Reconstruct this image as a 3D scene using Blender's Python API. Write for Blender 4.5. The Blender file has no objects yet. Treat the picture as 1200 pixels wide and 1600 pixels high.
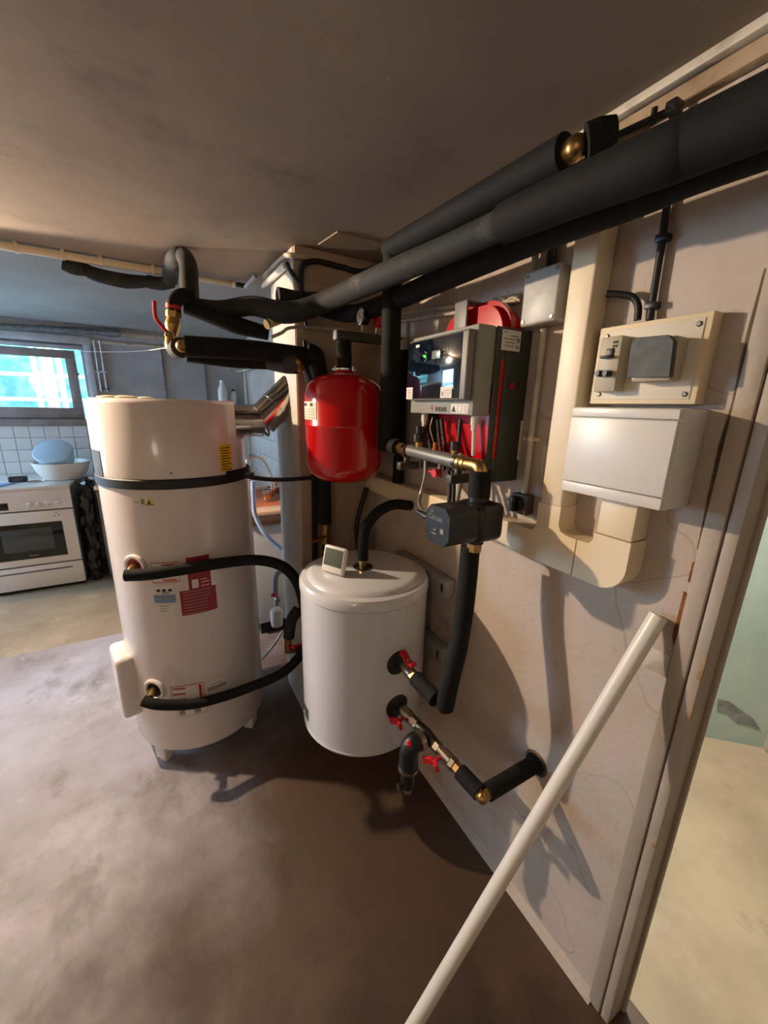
import bpy, bmesh, math, random
from mathutils import Vector, Matrix, Quaternion
random.seed(7)
S = bpy.context.scene
COL = S.collection
PI = math.pi

# ------------------------------------------------------------------ camera
FPX = 615.0
CAM = Vector((0, 0, 1.5))
ROT = Matrix(((0.87254404, 0.10525328, -0.47706252),
              (-0.48792824, 0.23642579, -0.84025525),
              (0.02435027, 0.96593198, 0.25764796)))
ROT = ROT.to_quaternion().normalized().to_matrix()
cd = bpy.data.cameras.new('camera')
cd.sensor_fit = 'VERTICAL'; cd.sensor_height = 36.0; cd.lens = FPX / 1600 * 36.0
cd.clip_start = 0.02
cam = bpy.data.objects.new('camera', cd); COL.objects.link(cam)
cam.matrix_world = Matrix.Translation(CAM) @ ROT.to_4x4()
S.camera = cam

# ------------------------------------------------------------------ light
w = bpy.data.worlds.new('sky'); S.world = w; w.use_nodes = True
bg = w.node_tree.nodes['Background']
bg.inputs[0].default_value = (0.42, 0.69, 1.0, 1); bg.inputs[1].default_value = 20.0

def light(name, kind, loc, energy, color, **kw):
    d = bpy.data.lights.new(name, kind); d.energy = energy; d.color = color
    for k, v in kw.items(): setattr(d, k, v)
    o = bpy.data.objects.new(name, d); COL.objects.link(o); o.location = loc
    return o
bulb = light('bulkhead_lamp', 'SPOT', (-0.95, 2.15, 1.96), 125, (1.0, 0.76, 0.53), shadow_soft_size=0.022, spot_size=math.radians(178), spot_blend=0.06)
bulb.rotation_euler = Vector((-0.1, -0.75, -0.66)).to_track_quat('-Z', 'Y').to_euler()
light('rear_fill_light', 'POINT', (-1.9, -1.6, 1.8), 13, (1.0, 0.80, 0.62), shadow_soft_size=0.25)  # added warm fill behind the camera, no fixture there; lifts the shaded areas
light('next_room_bulb', 'POINT', (1.22, 0.78, 1.85), 62, (1.0, 0.93, 0.82), shadow_soft_size=0.06)

vs = S.view_settings
vs.view_transform = 'Standard'; vs.look = 'None'; vs.gamma = 1.0; vs.use_curve_mapping = False
vs.exposure = 0.82
S.display_settings.display_device = 'sRGB'

# ------------------------------------------------------------------ helpers
def ray(px, py): return ROT @ Vector(((px - 600) / FPX, -(py - 800) / FPX, -1))
def at(px, py, **pl):
    """room point seen at a picture position on the plane x=, y= or z="""
    (ax, v), = pl.items(); i = 'xyz'.index(ax); d = ray(px, py)
    return CAM + d * ((v - CAM[i]) / d[i])
def on_cyl(px, py, cx, cy, r):
    d = ray(px, py); ox, oy = CAM.x - cx, CAM.y - cy
    a = d.x**2 + d.y**2; b = ox * d.x + oy * d.y; c = ox * ox + oy * oy - r * r
    t = (-b - math.sqrt(max(b * b - a * c, 0))) / a
    return CAM + d * t
V = Vector

def srgb(h):
    if isinstance(h, str):
        h = [int(h[i:i + 2], 16) / 255 for i in (0, 2, 4)]
        h = [c / 12.92 if c <= 0.04045 else ((c + 0.055) / 1.055) ** 2.4 for c in h]
    return (*h[:3], 1)

MATS = {}
def mat(name, color, rough=0.5, metal=0.0, color2=None, scale=6.0, detail=4.0, lo=0.4, hi=0.65, bump=0.0, bscale=60.0,
        spec=0.5, coat=0.0, emit=None, estr=0.0, alpha=None, trans=0.0):
    m = bpy.data.materials.new(name); m.use_nodes = True
    nt = m.node_tree; p = nt.nodes['Principled BSDF']
    p.inputs['Base Color'].default_value = srgb(color)
    p.inputs['Roughness'].default_value = rough; p.inputs['Metallic'].default_value = metal
    p.inputs['Specular IOR Level'].default_value = spec
    p.inputs['Coat Weight'].default_value = coat
    p.inputs['Transmission Weight'].default_value = trans
    if emit: p.inputs['Emission Color'].default_value = srgb(emit); p.inputs['Emission Strength'].default_value = estr
    tc = nt.nodes.new('ShaderNodeTexCoord')
    if color2:
        n = nt.nodes.new('ShaderNodeTexNoise'); n.inputs['Scale'].default_value = scale; n.inputs['Detail'].default_value = detail
        n.inputs['Roughness'].default_value = 0.62
        nt.links.new(tc.outputs['Object'], n.inputs['Vector'])
        r = nt.nodes.new('ShaderNodeValToRGB'); r.color_ramp.elements[0].position = lo; r.color_ramp.elements[1].position = hi
        r.color_ramp.elements[0].color = srgb(color); r.color_ramp.elements[1].color = srgb(color2)
        nt.links.new(n.outputs['Fac'], r.inputs['Fac']); nt.links.new(r.outputs['Color'], p.inputs['Base Color'])
    if bump:
        n2 = nt.nodes.new('ShaderNodeTexNoise'); n2.inputs['Scale'].default_value = bscale; n2.inputs['Detail'].default_value = 5
        nt.links.new(tc.outputs['Object'], n2.inputs['Vector'])
        b = nt.nodes.new('ShaderNodeBump'); b.inputs['Strength'].default_value = bump; b.inputs['Distance'].default_value = 0.01
        nt.links.new(n2.outputs['Fac'], b.inputs['Height']); nt.links.new(b.outputs['Normal'], p.inputs['Normal'])
    MATS[name] = m
    return m

def layered(name, base, layers, rough=0.6, bump=0.15, bscale=40, rough2=None, crack=None, side=None):
    """base colour plus noise layers (colour, scale, lo, hi, stretch)"""
    m = bpy.data.materials.new(name); m.use_nodes = True
    nt = m.node_tree; p = nt.nodes['Principled BSDF']; p.inputs['Roughness'].default_value = rough
    tc = nt.nodes.new('ShaderNodeTexCoord'); prev = None
    for i, (c, sc, lo, hi, st) in enumerate(layers):
        mp = nt.nodes.new('ShaderNodeMapping'); mp.inputs['Scale'].default_value = st; mp.inputs['Location'].default_value = (i * 3.7, i * 1.3, i * 2.1)
        nt.links.new(tc.outputs['Object'], mp.inputs['Vector'])
        n = nt.nodes.new('ShaderNodeTexNoise'); n.inputs['Scale'].default_value = sc; n.inputs['Detail'].default_value = 7; n.inputs['Roughness'].default_value = 0.65
        nt.links.new(mp.outputs[0], n.inputs['Vector'])
        r = nt.nodes.new('ShaderNodeMapRange'); r.inputs[1].default_value = lo; r.inputs[2].default_value = hi
        nt.links.new(n.outputs['Fac'], r.inputs[0])
        mx = nt.nodes.new('ShaderNodeMix'); mx.data_type = 'RGBA'
        nt.links.new(r.outputs[0], mx.inputs[0])
        if prev: nt.links.new(prev, mx.inputs[6])
        else: mx.inputs[6].default_value = srgb(base)
        mx.inputs[7].default_value = srgb(c); prev = mx.outputs[2]
        if i == 0 and rough2 is not None:
            rr = nt.nodes.new('ShaderNodeMapRange'); rr.inputs[1].default_value = lo; rr.inputs[2].default_value = hi
            rr.inputs[3].default_value = rough; rr.inputs[4].default_value = rough2
            nt.links.new(n.outputs['Fac'], rr.inputs[0]); nt.links.new(rr.outputs[0], p.inputs['Roughness'])
    if side:   # a broad stain covering one side of the floor, with a ragged edge
        col_, amount, x0, x1 = side
        sx = nt.nodes.new('ShaderNodeSeparateXYZ'); nt.links.new(tc.outputs['Object'], sx.inputs[0])
        n = nt.nodes.new('ShaderNodeTexNoise'); n.inputs['Scale'].default_value = 2.2; n.inputs['Detail'].default_value = 7
        nt.links.new(tc.outputs['Object'], n.inputs['Vector'])
        ad = nt.nodes.new('ShaderNodeMath'); ad.operation = 'MULTIPLY_ADD'; ad.inputs[1].default_value = 1.1
        yy = nt.nodes.new('ShaderNodeMath'); yy.operation = 'MULTIPLY_ADD'; yy.inputs[1].default_value = -.55
        nt.links.new(sx.outputs[1], yy.inputs[0]); nt.links.new(sx.outputs[0], yy.inputs[2])
        nt.links.new(n.outputs['Fac'], ad.inputs[0]); nt.links.new(yy.outputs[0], ad.inputs[2])
        r = nt.nodes.new('ShaderNodeMapRange'); r.inputs[1].default_value = x0; r.inputs[2].default_value = x1; r.inputs[4].default_value = amount
        nt.links.new(ad.outputs[0], r.inputs[0])
        mx = nt.nodes.new('ShaderNodeMix'); mx.data_type = 'RGBA'; mx.blend_type = 'MULTIPLY'
        nt.links.new(r.outputs[0], mx.inputs[0]); nt.links.new(prev, mx.inputs[6]); mx.inputs[7].default_value = srgb(col_); prev = mx.outputs[2]
    if crack:  # hairline cracks
        n = nt.nodes.new('ShaderNodeTexNoise'); n.inputs['Scale'].default_value = 1.5; n.inputs['Detail'].default_value = 3.5; n.inputs['Roughness'].default_value = .5
        nt.links.new(tc.outputs['Object'], n.inputs['Vector'])
        a_ = nt.nodes.new('ShaderNodeMath'); a_.operation = 'SUBTRACT'; a_.inputs[1].default_value = .5; nt.links.new(n.outputs['Fac'], a_.inputs[0])
        b_ = nt.nodes.new('ShaderNodeMath'); b_.operation = 'ABSOLUTE'; nt.links.new(a_.outputs[0], b_.inputs[0])
        r = nt.nodes.new('ShaderNodeMapRange'); r.inputs[1].default_value = 0; r.inputs[2].default_value = .0028; r.inputs[3].default_value = .32; r.inputs[4].default_value = 0
        nt.links.new(b_.outputs[0], r.inputs[0])
        mx = nt.nodes.new('ShaderNodeMix'); mx.data_type = 'RGBA'; nt.links.new(r.outputs[0], mx.inputs[0]); nt.links.new(prev, mx.inputs[6]); mx.inputs[7].default_value = srgb(crack); prev = mx.outputs[2]
    nt.links.new(prev, p.inputs['Base Color'])
    n2 = nt.nodes.new('ShaderNodeTexNoise'); n2.inputs['Scale'].default_value = bscale; n2.inputs['Detail'].default_value = 6
    nt.links.new(tc.outputs['Object'], n2.inputs['Vector'])
    b = nt.nodes.new('ShaderNodeBump'); b.inputs['Strength'].default_value = bump; b.inputs['Distance'].default_value = 0.012
    nt.links.new(n2.outputs['Fac'], b.inputs['Height']); nt.links.new(b.outputs['Normal'], p.inputs['Normal'])
    MATS[name] = m; return m

O1 = (1, 1, 1)
layered('wall', 'b3a79b', [('a3968a', 1.6, .42, .66, O1), ('8b7d70', 5.0, .60, .78, O1), ('5c4c3e', 2.6, .69, .80, (1, 3, .5))], .75, .15, 55, crack='5a4a3e')
layered('wall_return', 'a48f7c', [('937d6a', 2.0, .42, .66, O1), ('7d6857', 7.0, .6, .8, O1)], .75, .2, 55)
layered('ceiling', '8e8073', [('7d6f63', 1.3, .40, .66, O1), ('6b5d52', 5.0, .56, .80, O1), ('b4a797', 34.0, .70, .76, O1)], .8, .04, 45)
layered('ceiling_far', '9a9590', [('86827f', 1.5, .4, .7, O1), ('76706a', 4.0, .62, .8, O1)], .8, .12, 45)
layered('floor', '98949a', [('7e7674', 1.1, .40, .60, O1), ('aeaab0', 2.3, .52, .74, O1), ('5c4f40', 3.5, .55, .74, (1, .6, 1)), ('b0a69a', 12, .66, .82, O1), ('5c5044', 30, .66, .8, O1)], .48, .10, 30, .65, side=('7d6040', .97, .70, 1.35))
layered('floor_tan', '93846f', [('7d6e5a', 1.8, .40, .62, O1), ('a5977f', 3.3, .55, .78, O1), ('5f5140', 7, .62, .78, (1, .5, 1))], .6, .15, 25)
layered('floor_pale', 'a89a84', [('8f826d', 1.6, .40, .62, O1), ('aea392', 3.3, .55, .78, O1), ('6f6252', 9, .62, .78, (1, .5, 1))], .7, .25, 14)
layered('back_wall', 'a7a6a6', [('8f8f92', 2.0, .42, .7, O1), ('7b7a7c', 8, .62, .8, O1)], .7, .15, 40)
layered('mint_wall', 'a3b7b0', [('8fa59f', 1.5, .42, .7, O1), ('b8c6c0', 3, .6, .8, O1)], .75, .15, 40)
layered('chimney_side', 'aca69f', [('8f8c88', 9.0, .58, .72, (1, 1, .25)), ('6e675e', 22, .68, .76, (1, 1, .2)), ('a98f70', 3.5, .62, .76, O1)], .75, .3, 40)
layered('jamb_paint', 'a2978a', [('8a7d6e', 3.0, .45, .7, (1, 1, .3)), ('5f4d36', 18, .70, .78, (1, 1, .2))], .65, .2, 40)
layered('whitewash', 'cfc6ba', [('bdb3a6', 1.5, .42, .7, O1)], .8, .1, 40)
layered('rust', '8a4f22', [('5a3018', 20, .4, .65, O1), ('b48552', 30, .6, .75, O1)], .85, .5, 60)
layered('dark_stain', '6b5945', [('3d3022', 14, .42, .62, (1, 1, .4)), ('98866f', 40, .6, .75, O1)], .85, .3, 60)
layered('old_wood', '9a866b', [('7c6548', 8, .42, .7, (.3, 1, 1)), ('5d4a33', 20, .62, .78, (.3, 1, 1))], .75, .3, 40)
mat('foam', '0f1010', .8, color2='181818', scale=14, bump=.12, bscale=90, spec=.25)
mat('foam_grey', '2a2c2d', .8, color2='383a3a', scale=16, bump=.12, bscale=90)
mat('foam_dusty', '161716', .82, color2='4a4741', scale=11, lo=.58, hi=.78, bump=.1, bscale=60)
mat('black_plastic', '0f0f10', .42)
mat('rubber', '0b0b0c', .55)
mat('heater_white', 'd0c9c6', .22, coat=.3)
mat('tank_white', 'c8cacf', .2, coat=.4)
mat('cream_plastic', 'd9c9ab', .42)
mat('white_plastic', 'd0cdc6', .35)
mat('cream_panel', 'd6c6a4', .5)
mat('panel_white', 'cfc8b6', .45)
mat('grey_beige', 'a69c88', .5)
mat('grey_plastic', '97958f', .45, color2='a9a7a0', scale=20)
mat('unit_grey', '6b6a63', .5)
mat('unit_light', '86857d', .5)
mat('unit_dark', '35362f', .55)
mat('red_paint', 'b3060f', .18, coat=.5)
mat('red_plastic', 'b80d1e', .4)
mat('brass', 'b39460', .36, 1.0, color2='947444', scale=30)
mat('copper', 'a9622f', .35, 1.0)
mat('chrome', 'c9c9c9', .15, 1.0)
mat('nickel', '9c9186', .3, 1.0)
mat('steel_pipe', '6f716f', .42, .35)
mat('galvanised', '7d8388', .45, .6, color2='61666b', scale=30)
mat('stainless', 'c4c1bb', .16, 1.0)
mat('screen_glass', '0d1622', .06, coat=.6)
mat('lcd', '6b7668', .25)
mat('lcd_dark', '4d564d', .2)
mat('led', '3aff3a', .4, emit='35ff30', estr=4)
mat('paper', 'd3cec4', .7)
mat('print_dark', '2a2927', .7)
mat('print_grey', '86827c', .7)
mat('print_red', 'a81c2b', .6)
mat('label_red', '8a1a2a', .5)
mat('label_yellow', 'e0b715', .5)
mat('label_blue', '6f8bb5', .5)
mat('pvc_white', 'd4cfc6', .35)
mat('pvc_grey', '8e9092', .45)
mat('old_white', 'b9b0a0', .6, color2='8f8371', scale=12, lo=.5, hi=.7)
mat('stove_enamel', 'd7d2cc', .25, coat=.3)
mat('oven_glass', '0a0b0c', .08)
mat('oven_pane', '3d4344', .1)
mat('bowl_white', 'd5d1c8', .4)
mat('pot_blue', 'a9c0cf', .35)
mat('fridge_grey', '6b6d70', .4, .3)
mat('bag_black', '101112', .35, bump=.6, bscale=12)
mat('tile_white', 'c9c9c6', .2, coat=.3, color2='bdbdbb', scale=1.5)
mat('sash_wood', '8d8583', .6, color2='78706c', scale=8)
mat('frame_paint', 'b6bcc2', .5, color2='a0a6ad', scale=6)
mat('sink_orange', 'b5642d', .3, color2='a4572a', scale=5)
mat('sink_rim', 'c5a58e', .3)
mat('brown_edge', '5b4032', .6)
mat('cupboard', 'a7abb0', .5)
mat('hose_blue', '9db3dc', .3)
mat('screw', '6f6c66', .4, .8)
mat('dark_box', '35383a', .6, color2='45494b', scale=40, bump=.1)
mat('dark_switch', '4b4238', .55)
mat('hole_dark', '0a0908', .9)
mat('hedge', '1d4038', .8, color2='47786c', scale=5, lo=.42, hi=.6, bump=.8, bscale=9)
mat('outside_white', 'dfe9ea', .6)
mat('outside_ground', '8fa49a', .9, color2='a9bcb0', scale=3)
mat('plaster_grey', '6a6f70', .9, color2='8b8f8e', scale=14, bump=.5, bscale=30)
mat('foam_blob', 'e8d9b8', .8, bump=.4, bscale=50)
gm = mat('pane_glass', 'ffffff', .0, trans=1.0); gm.node_tree.nodes['Principled BSDF'].inputs['IOR'].default_value = 1.05
mat('hose_metal', '8d8b88', .35, .7)

class B:
    def __init__(s): s.bm = bmesh.new()
    def _add(s, verts, faces):
        vs_ = [s.bm.verts.new(v) for v in verts]
        for f in faces:
            try: s.bm.faces.new([vs_[i] for i in f])
            except ValueError: pass
        return s
    def box(s, a, b, bev=0.0, seg=2, rot=None, piv=None):
        a, b = V(a), V(b); lo = V(map(min, a, b)); hi = V(map(max, a, b))
        t = bmesh.new(); c = (lo + hi) / 2; d = hi - lo
        bmesh.ops.create_cube(t, size=1); bmesh.ops.scale(t, vec=d, verts=t.verts)
        if bev: bmesh.ops.bevel(t, geom=t.edges[:], offset=min(bev, min(d) * .45), segments=seg, affect='EDGES', profile=.5)
        M = Matrix.Translation(c)
        if rot: pv = V(piv) if piv else c; M = Matrix.Translation(pv) @ rot.to_4x4() @ Matrix.Translation(c - pv)
        bmesh.ops.transform(t, matrix=M, verts=t.verts); s.merge(t); return s
    def merge(s, t):
        idx = {}
        for v in t.verts: idx[v] = s.bm.verts.new(v.co)
        for f in t.faces:
            try: s.bm.faces.new([idx[v] for v in f.verts])
            except ValueError: pass
        t.free()
    def tube(s, pts, r, n=16, smooth=True, cap=True, sub=7):
        pts = [V(p) for p in pts]; k = len(pts)
        rs = r if isinstance(r, (list, tuple)) else [r] * k
        if smooth and k > 2:
            P, Rr = [], []
            for i in range(k - 1):
                p0 = pts[i - 1] if i else pts[0] * 2 - pts[1]; p1, p2 = pts[i], pts[i + 1]
                p3 = pts[i + 2] if i + 2 < k else pts[-1] * 2 - pts[-2]
                for j in range(sub):
                    t = j / sub
                    P.append(.5 * ((2 * p1) + (p2 - p0) * t + (2 * p0 - 5 * p1 + 4 * p2 - p3) * t * t + (3 * p1 - p0 - 3 * p2 + p3) * t**3))
                    Rr.append(rs[i] * (1 - t) + rs[i + 1] * t)
            P.append(pts[-1]); Rr.append(rs[-1])
        else: P, Rr = pts, list(rs)
        m = len(P); T = []
        for i in range(m):
            T.append((P[min(i + 1, m - 1)] - P[max(i - 1, 0)]).normalized())
        u = T[0].orthogonal().normalized(); rings = []
        for i in range(m):
            if i: u = T[i - 1].rotation_difference(T[i]) @ u
            u = (u - T[i] * u.dot(T[i])).normalized(); w_ = T[i].cross(u)
            f = 1.0
            if 0 < i < m - 1:
                a = T[i].dot((P[i + 1] - P[i]).normalized()); f = 1.0
            rings.append([s.bm.verts.new(P[i] + (u * math.cos(2 * PI * j / n) + w_ * math.sin(2 * PI * j / n)) * Rr[i]) for j in range(n)])
        for a, b in zip(rings, rings[1:]):
            for j in range(n): s.bm.faces.new((a[j], a[(j + 1) % n], b[(j + 1) % n], b[j]))
        if cap: s.bm.faces.new(rings[0][::-1]); s.bm.faces.new(rings[-1])
        return s
    def cyl(s, a, b, r, r2=None, n=24): return s.tube([a, b], [r, r if r2 is None else r2], n, smooth=False)
    def lathe(s, prof, base, axis=(0, 0, 1), n=48, close=True):
        """prof: (radius, height) list along axis from base"""
        ax = V(axis).normalized(); u = ax.orthogonal().normalized(); w_ = ax.cross(u); base = V(base); rings = []
        for r, h in prof:
            if r < 1e-6: rings.append([s.bm.verts.new(base + ax * h)])
            else: rings.append([s.bm.verts.new(base + ax * h + (u * math.cos(2 * PI * j / n) + w_ * math.sin(2 * PI * j / n)) * r) for j in range(n)])
        for a, b in zip(rings, rings[1:]):
            for j in range(n):
                k = (j + 1) % n
                if len(a) == 1 and len(b) == 1: continue
                if len(a) == 1: s.bm.faces.new((a[0], b[k], b[j]))
                elif len(b) == 1: s.bm.faces.new((a[j], a[k], b[0]))
                else: s.bm.faces.new((a[j], a[k], b[k], b[j]))
        if close:
            if len(rings[0]) > 1: s.bm.faces.new(rings[0][::-1])
            if len(rings[-1]) > 1: s.bm.faces.new(rings[-1])
        return s
    def prism(s, poly, off):
        """poly: 3D points; off: extrusion vector"""
        off = V(off); n = len(poly)
        a = [s.bm.verts.new(V(p)) for p in poly]; b = [s.bm.verts.new(V(p) + off) for p in poly]
        s.bm.faces.new(a[::-1]); s.bm.faces.new(b)
        for i in range(n): s.bm.faces.new((a[i], a[(i + 1) % n], b[(i + 1) % n], b[i]))
        return s
    def patch(s, cx, cy, r, t0, t1, z0, z1, th=.0012, n=10):
        """thin sheet wrapped on a standing cylinder, angles in degrees"""
        v = []
        for k in range(n + 1):
            t = math.radians(t0 + (t1 - t0) * k / n)
            for rr, z in ((r, z0), (r + th, z0), (r + th, z1), (r, z1)): v.append((cx + rr * math.cos(t), cy + rr * math.sin(t), z))
        f = []
        for k in range(n):
            for j in range(4): f.append((4 * k + j, 4 * k + (j + 1) % 4, 4 * k + 4 + (j + 1) % 4, 4 * k + 4 + j))
        f += [(0, 1, 2, 3), (4 * n + 3, 4 * n + 2, 4 * n + 1, 4 * n)]
        return s._add(v, f)
    def ball(s, c, r, sc=(1, 1, 1), n=20):
        t = bmesh.new(); bmesh.ops.create_uvsphere(t, u_segments=n, v_segments=n // 2, radius=r)
        bmesh.ops.scale(t, vec=sc, verts=t.verts); bmesh.ops.translate(t, vec=V(c), verts=t.verts); s.merge(t); return s
    def bevel_all(s, off, seg=2, ang=40):
        es = [e for e in s.bm.edges if len(e.link_faces) == 2 and e.calc_face_angle(0) > math.radians(ang)]
        bmesh.ops.bevel(s.bm, geom=es, offset=off, segments=seg, affect='EDGES', profile=.5); return s

ORG = {}
def tag(o, label=None, cat=None, group=None, kind=None):
    if label: o['label'] = label
    if cat: o['category'] = cat
    if group: o['group'] = group
    if kind: o['kind'] = kind
    return o
def thing(name, label, cat, base, group=None):
    o = bpy.data.objects.new(name, None); COL.objects.link(o); o.location = V(base); o.empty_display_size = .05
    ORG[o.name] = V(base); return tag(o, label, cat, group)
def obj(name, b, m, parent=None, label=None, cat=None, group=None, kind=None, smooth=35):
    bm = b.bm
    bmesh.ops.recalc_face_normals(bm, faces=bm.faces[:])
    xs = [v.co for v in bm.verts]
    c = V([(min(v[i] for v in xs) + max(v[i] for v in xs)) / 2 for i in range(3)])
    if parent is None: c.z = min(v.z for v in xs)
    bmesh.ops.translate(bm, vec=-c, verts=bm.verts)
    me = bpy.data.meshes.new(name); bm.to_mesh(me); bm.free()
    if smooth:
        me.polygons.foreach_set('use_smooth', [True] * len(me.polygons)); me.set_sharp_from_angle(angle=math.radians(smooth))
    me.materials.append(MATS[m])
    o = bpy.data.objects.new(name, me); COL.objects.link(o)
    if parent is not None: o.parent = parent; o.location = c - ORG[parent.name]
    else: o.location = c
    ORG[o.name] = c
    return tag(o, label, cat, group, kind)
def inst(src, loc, parent):
    o = src.copy(); COL.objects.link(o); o.parent = parent; o.location = V(loc) - ORG[parent.name]; ORG[o.name] = V(loc); return o
def struct(name, b, m, label=None, parent=None, cat=None): return obj(name, b, m, parent, label, cat, None, 'structure' if parent is None else None)

def text(name, s_, origin, right, up, size, m, parent, depth=.0006, label=None):
    cu = bpy.data.curves.new(name, 'FONT'); cu.body = s_; cu.size = size; cu.extrude = depth; cu.resolution_u = 3
    t = bpy.data.objects.new(name + '_tmp', cu); COL.objects.link(t)
    bpy.context.view_layer.update()
    me = bpy.data.meshes.new_from_object(t.evaluated_get(bpy.context.evaluated_depsgraph_get()))
    bpy.data.objects.remove(t); bpy.data.curves.remove(cu)
    r_, u_ = V(right).normalized(), V(up).normalized(); n_ = r_.cross(u_)
    M = Matrix((r_, u_, n_)).transposed().to_4x4(); M.translation = V(origin) - ORG[parent.name]
    me.materials.clear(); me.materials.append(MATS[m])
    o = bpy.data.objects.new(name, me); COL.objects.link(o); o.parent = parent; o.matrix_local = M
    ORG[o.name] = V(origin)
    if label: o['label'] = label
    return o

W = 0.842            # face of the wall on the right
H = 2.05             # near ceiling
HF = 2.12            # ceiling beyond the step
YB = 4.5             # back wall
YC, XC, YC2 = 1.57, 0.487, 1.90   # chimney breast: front face, left face, back face
YS = 2.13            # ceiling step
DY = 0.238           # door opening edge

# ------------------------------------------------------------------ structure
struct('floor_far', B().box((-3.2, 2.8705, -.1), (.93, 5.0, -.0003)), 'floor_tan', 'tan older concrete floor in front of the cooker')
struct('floor', B().box((-3.2, -2.4, -.1), (.93, 2.87, 0)), 'floor', 'bare concrete floor stained brown and grey')
struct('floor_next_room', B().box((.9305, -2.4, -.1), (4.2, 5.0, -.0005)), 'floor_pale', 'pale scuffed concrete floor beyond the doorway')
ce = struct('ceiling', B().box((-3.2, -2.4, H), (4.2, YS, H + .2)), 'ceiling', 'rough beige plaster ceiling above the tanks')
struct('ceiling_far', B().box((-3.2, YS, HF), (4.2, 5.0, HF + .2)), 'ceiling_far', 'bluish ceiling near the window')
wr = struct('wall_right', B().box((W, .272, 0), (W + .055, YB, HF)).box((W, -1.0, 2.0), (W + .055, .272, H)).box((W, -2.4, 0), (W + .055, -1.0, H)), 'wall', 'painted beige wall carrying the boiler equipment')
struct('wall_left', B().box((-3.2, -2.4, 0), (-3.1, 3.4, HF)).box((-3.2, 4.45, 0), (-3.1, 5.0, HF)).box((-3.2, 3.4, 1.92), (-3.1, 4.45, HF)).box((-3.2, 3.4, 0), (-3.1, 4.45, .9)), 'whitewash', 'left wall of the cellar with a window opening')
struct('wall_behind', B().box((-3.1, -2.4, 0), (4.2, -2.3, H)), 'whitewash', 'wall behind the viewer')
ch = struct('wall_chimney', B().box((XC, YC + .004, 0), (W, YC2, HF)), 'chimney_side', 'chimney breast with flaking whitewash on its side')
obj('plaster_face', B().box((XC + .004, YC, 0), (W - .001, YC + .005, H - .001)), 'wall_return', ch, 'brownish plaster face')
# back wall with window opening
WX0, WX1, WZ0, WZ1 = -1.75, -.50, 1.33, 1.97
bw = struct('wall_back', B().box((-3.2, YB, 0), (4.2, YB + .25, WZ0)).box((-3.2, YB, WZ1), (4.2, YB + .25, HF))
            .box((-3.2, YB, WZ0), (WX0, YB + .25, WZ1)).box((WX1, YB, WZ0), (4.2, YB + .25, WZ1)), 'back_wall', 'grey back wall with the small window')
# boards of the back wall: seams
for px in (255, 320):
    p = at(px, 575, y=YB)
    obj('board_seam', B().box((p.x - .008, YB - .012, 1.32), (p.x + .008, YB, 2.02), .003), 'galvanised', bw)
# white tiles on the back wall
t0 = None
for i in range(32):
    for j in range(5):
        c = V((-2.345 + i * .1015, YB - .004, .815 + j * .1015))
        if c.x > .84: continue
        if t0 is None:
            t0 = obj('tile', B().box(c - V((.0492, .004, .0492)), c + V((.0492, .004, .0492)), .002, 1), 'tile_white', bw)
        else: inst(t0, c + V((0, random.uniform(-.0008, .0008), 0)), bw)
# side wall tiles beyond the chimney, above the sink
t0 = None
for i in range(8):
    for j in range(4):
        c = V((W - .004, 2.75 + i * .2015, .97 + j * .1515))
        if t0 is None: t0 = obj('tile', B().box(c - V((.004, .0992, .0742)), c + V((.004, .0992, .0742)), .002, 1), 'tile_white', wr)
        else: inst(t0, c, wr)
# baseboards / cement skirting on the right wall foot
struct('baseboard_right', B().prism([(W, 0, 0), (W - .03, 0, 0), (W, 0, .03)], (0, 1.0, 0)) if False else B().prism([(W, .30, 0), (W - .02, .30, 0), (W, .30, .025)], (0, YC - .30, 0)), 'wall', 'rough cement fillet at the foot of the right wall')
# next room beyond the doorway
gx = 2.17
ang = math.atan2(.404 - .56, 2.314 - 2.152)
rz = Matrix.Rotation(ang, 3, 'Z')
nr = struct('wall_next_room', B().box((gx - 1.6, .56, 0), (gx + 2.2, .66, H), rot=rz, piv=(gx, .56, 0)), 'mint_wall', 'pale green wall of the room beyond the doorway')
struct('wall_next_room_right', B().box((4.1, -2.3, 0), (4.2, 5.0, H)), 'mint_wall', 'far side of the next room')

# ------------------------------------------------------------------ door frame
dj = struct('door_1', B().box((W - .010, .254, 0), (.900, .2745, 2.0), .004), 'jamb_paint', 'worn painted wooden frame of the doorway')
obj('frame_casing', B().box((W - .011, .2775, 0), (W + .02, .3075, 2.0), .004), 'jamb_paint', dj)
obj('frame_lip', B().box((.888, .2455, 0), (.902, .256, 2.0), .003), 'jamb_paint', dj)
obj('frame_head', B().box((W - .010, -1.0, 1.97), (.900, .2535, 2.0), .004), 'jamb_paint', dj)
rx = W - .0015
obj('rust_streak', B().prism([(rx, y, z) for y, z in ((.3120, 1.72), (.3085, 1.72), (.3075, 1.50), (.3082, 1.27), (.3110, 1.26), (.3135, 1.36), (.3155, 1.45), (.3120, 1.52), (.3145, 1.63))], (-.002, 0, 0)), 'dark_stain', dj, 'dark damp stain')
obj('rust_streak', B().prism([(rx, y, z) for y, z in ((.3125, 1.235), (.3050, 1.245), (.3070, 1.215), (.3060, 1.20), (.3120, 1.195))], (-.003, 0, 0)), 'rust', dj, 'flaking rust')
obj('rust_streak', B().prism([(rx, y, z) for y, z in ((.3150, 1.175), (.3090, 1.170), (.3060, 1.150), (.3020, 1.140), (.3070, 1.135), (.3090, 1.10), (.3110, 1.06), (.3160, 1.08), (.3150, 1.13))], (-.003, 0, 0)), 'rust', dj, 'flaking rust')
for z, h in ((1.02, .05), (.93, .035), (.60, .03)):
    obj('chipped_paint', B().box((W - .0105, .2538, z), (W - .004, .262, z + h), .001), 'old_wood', dj)
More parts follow.
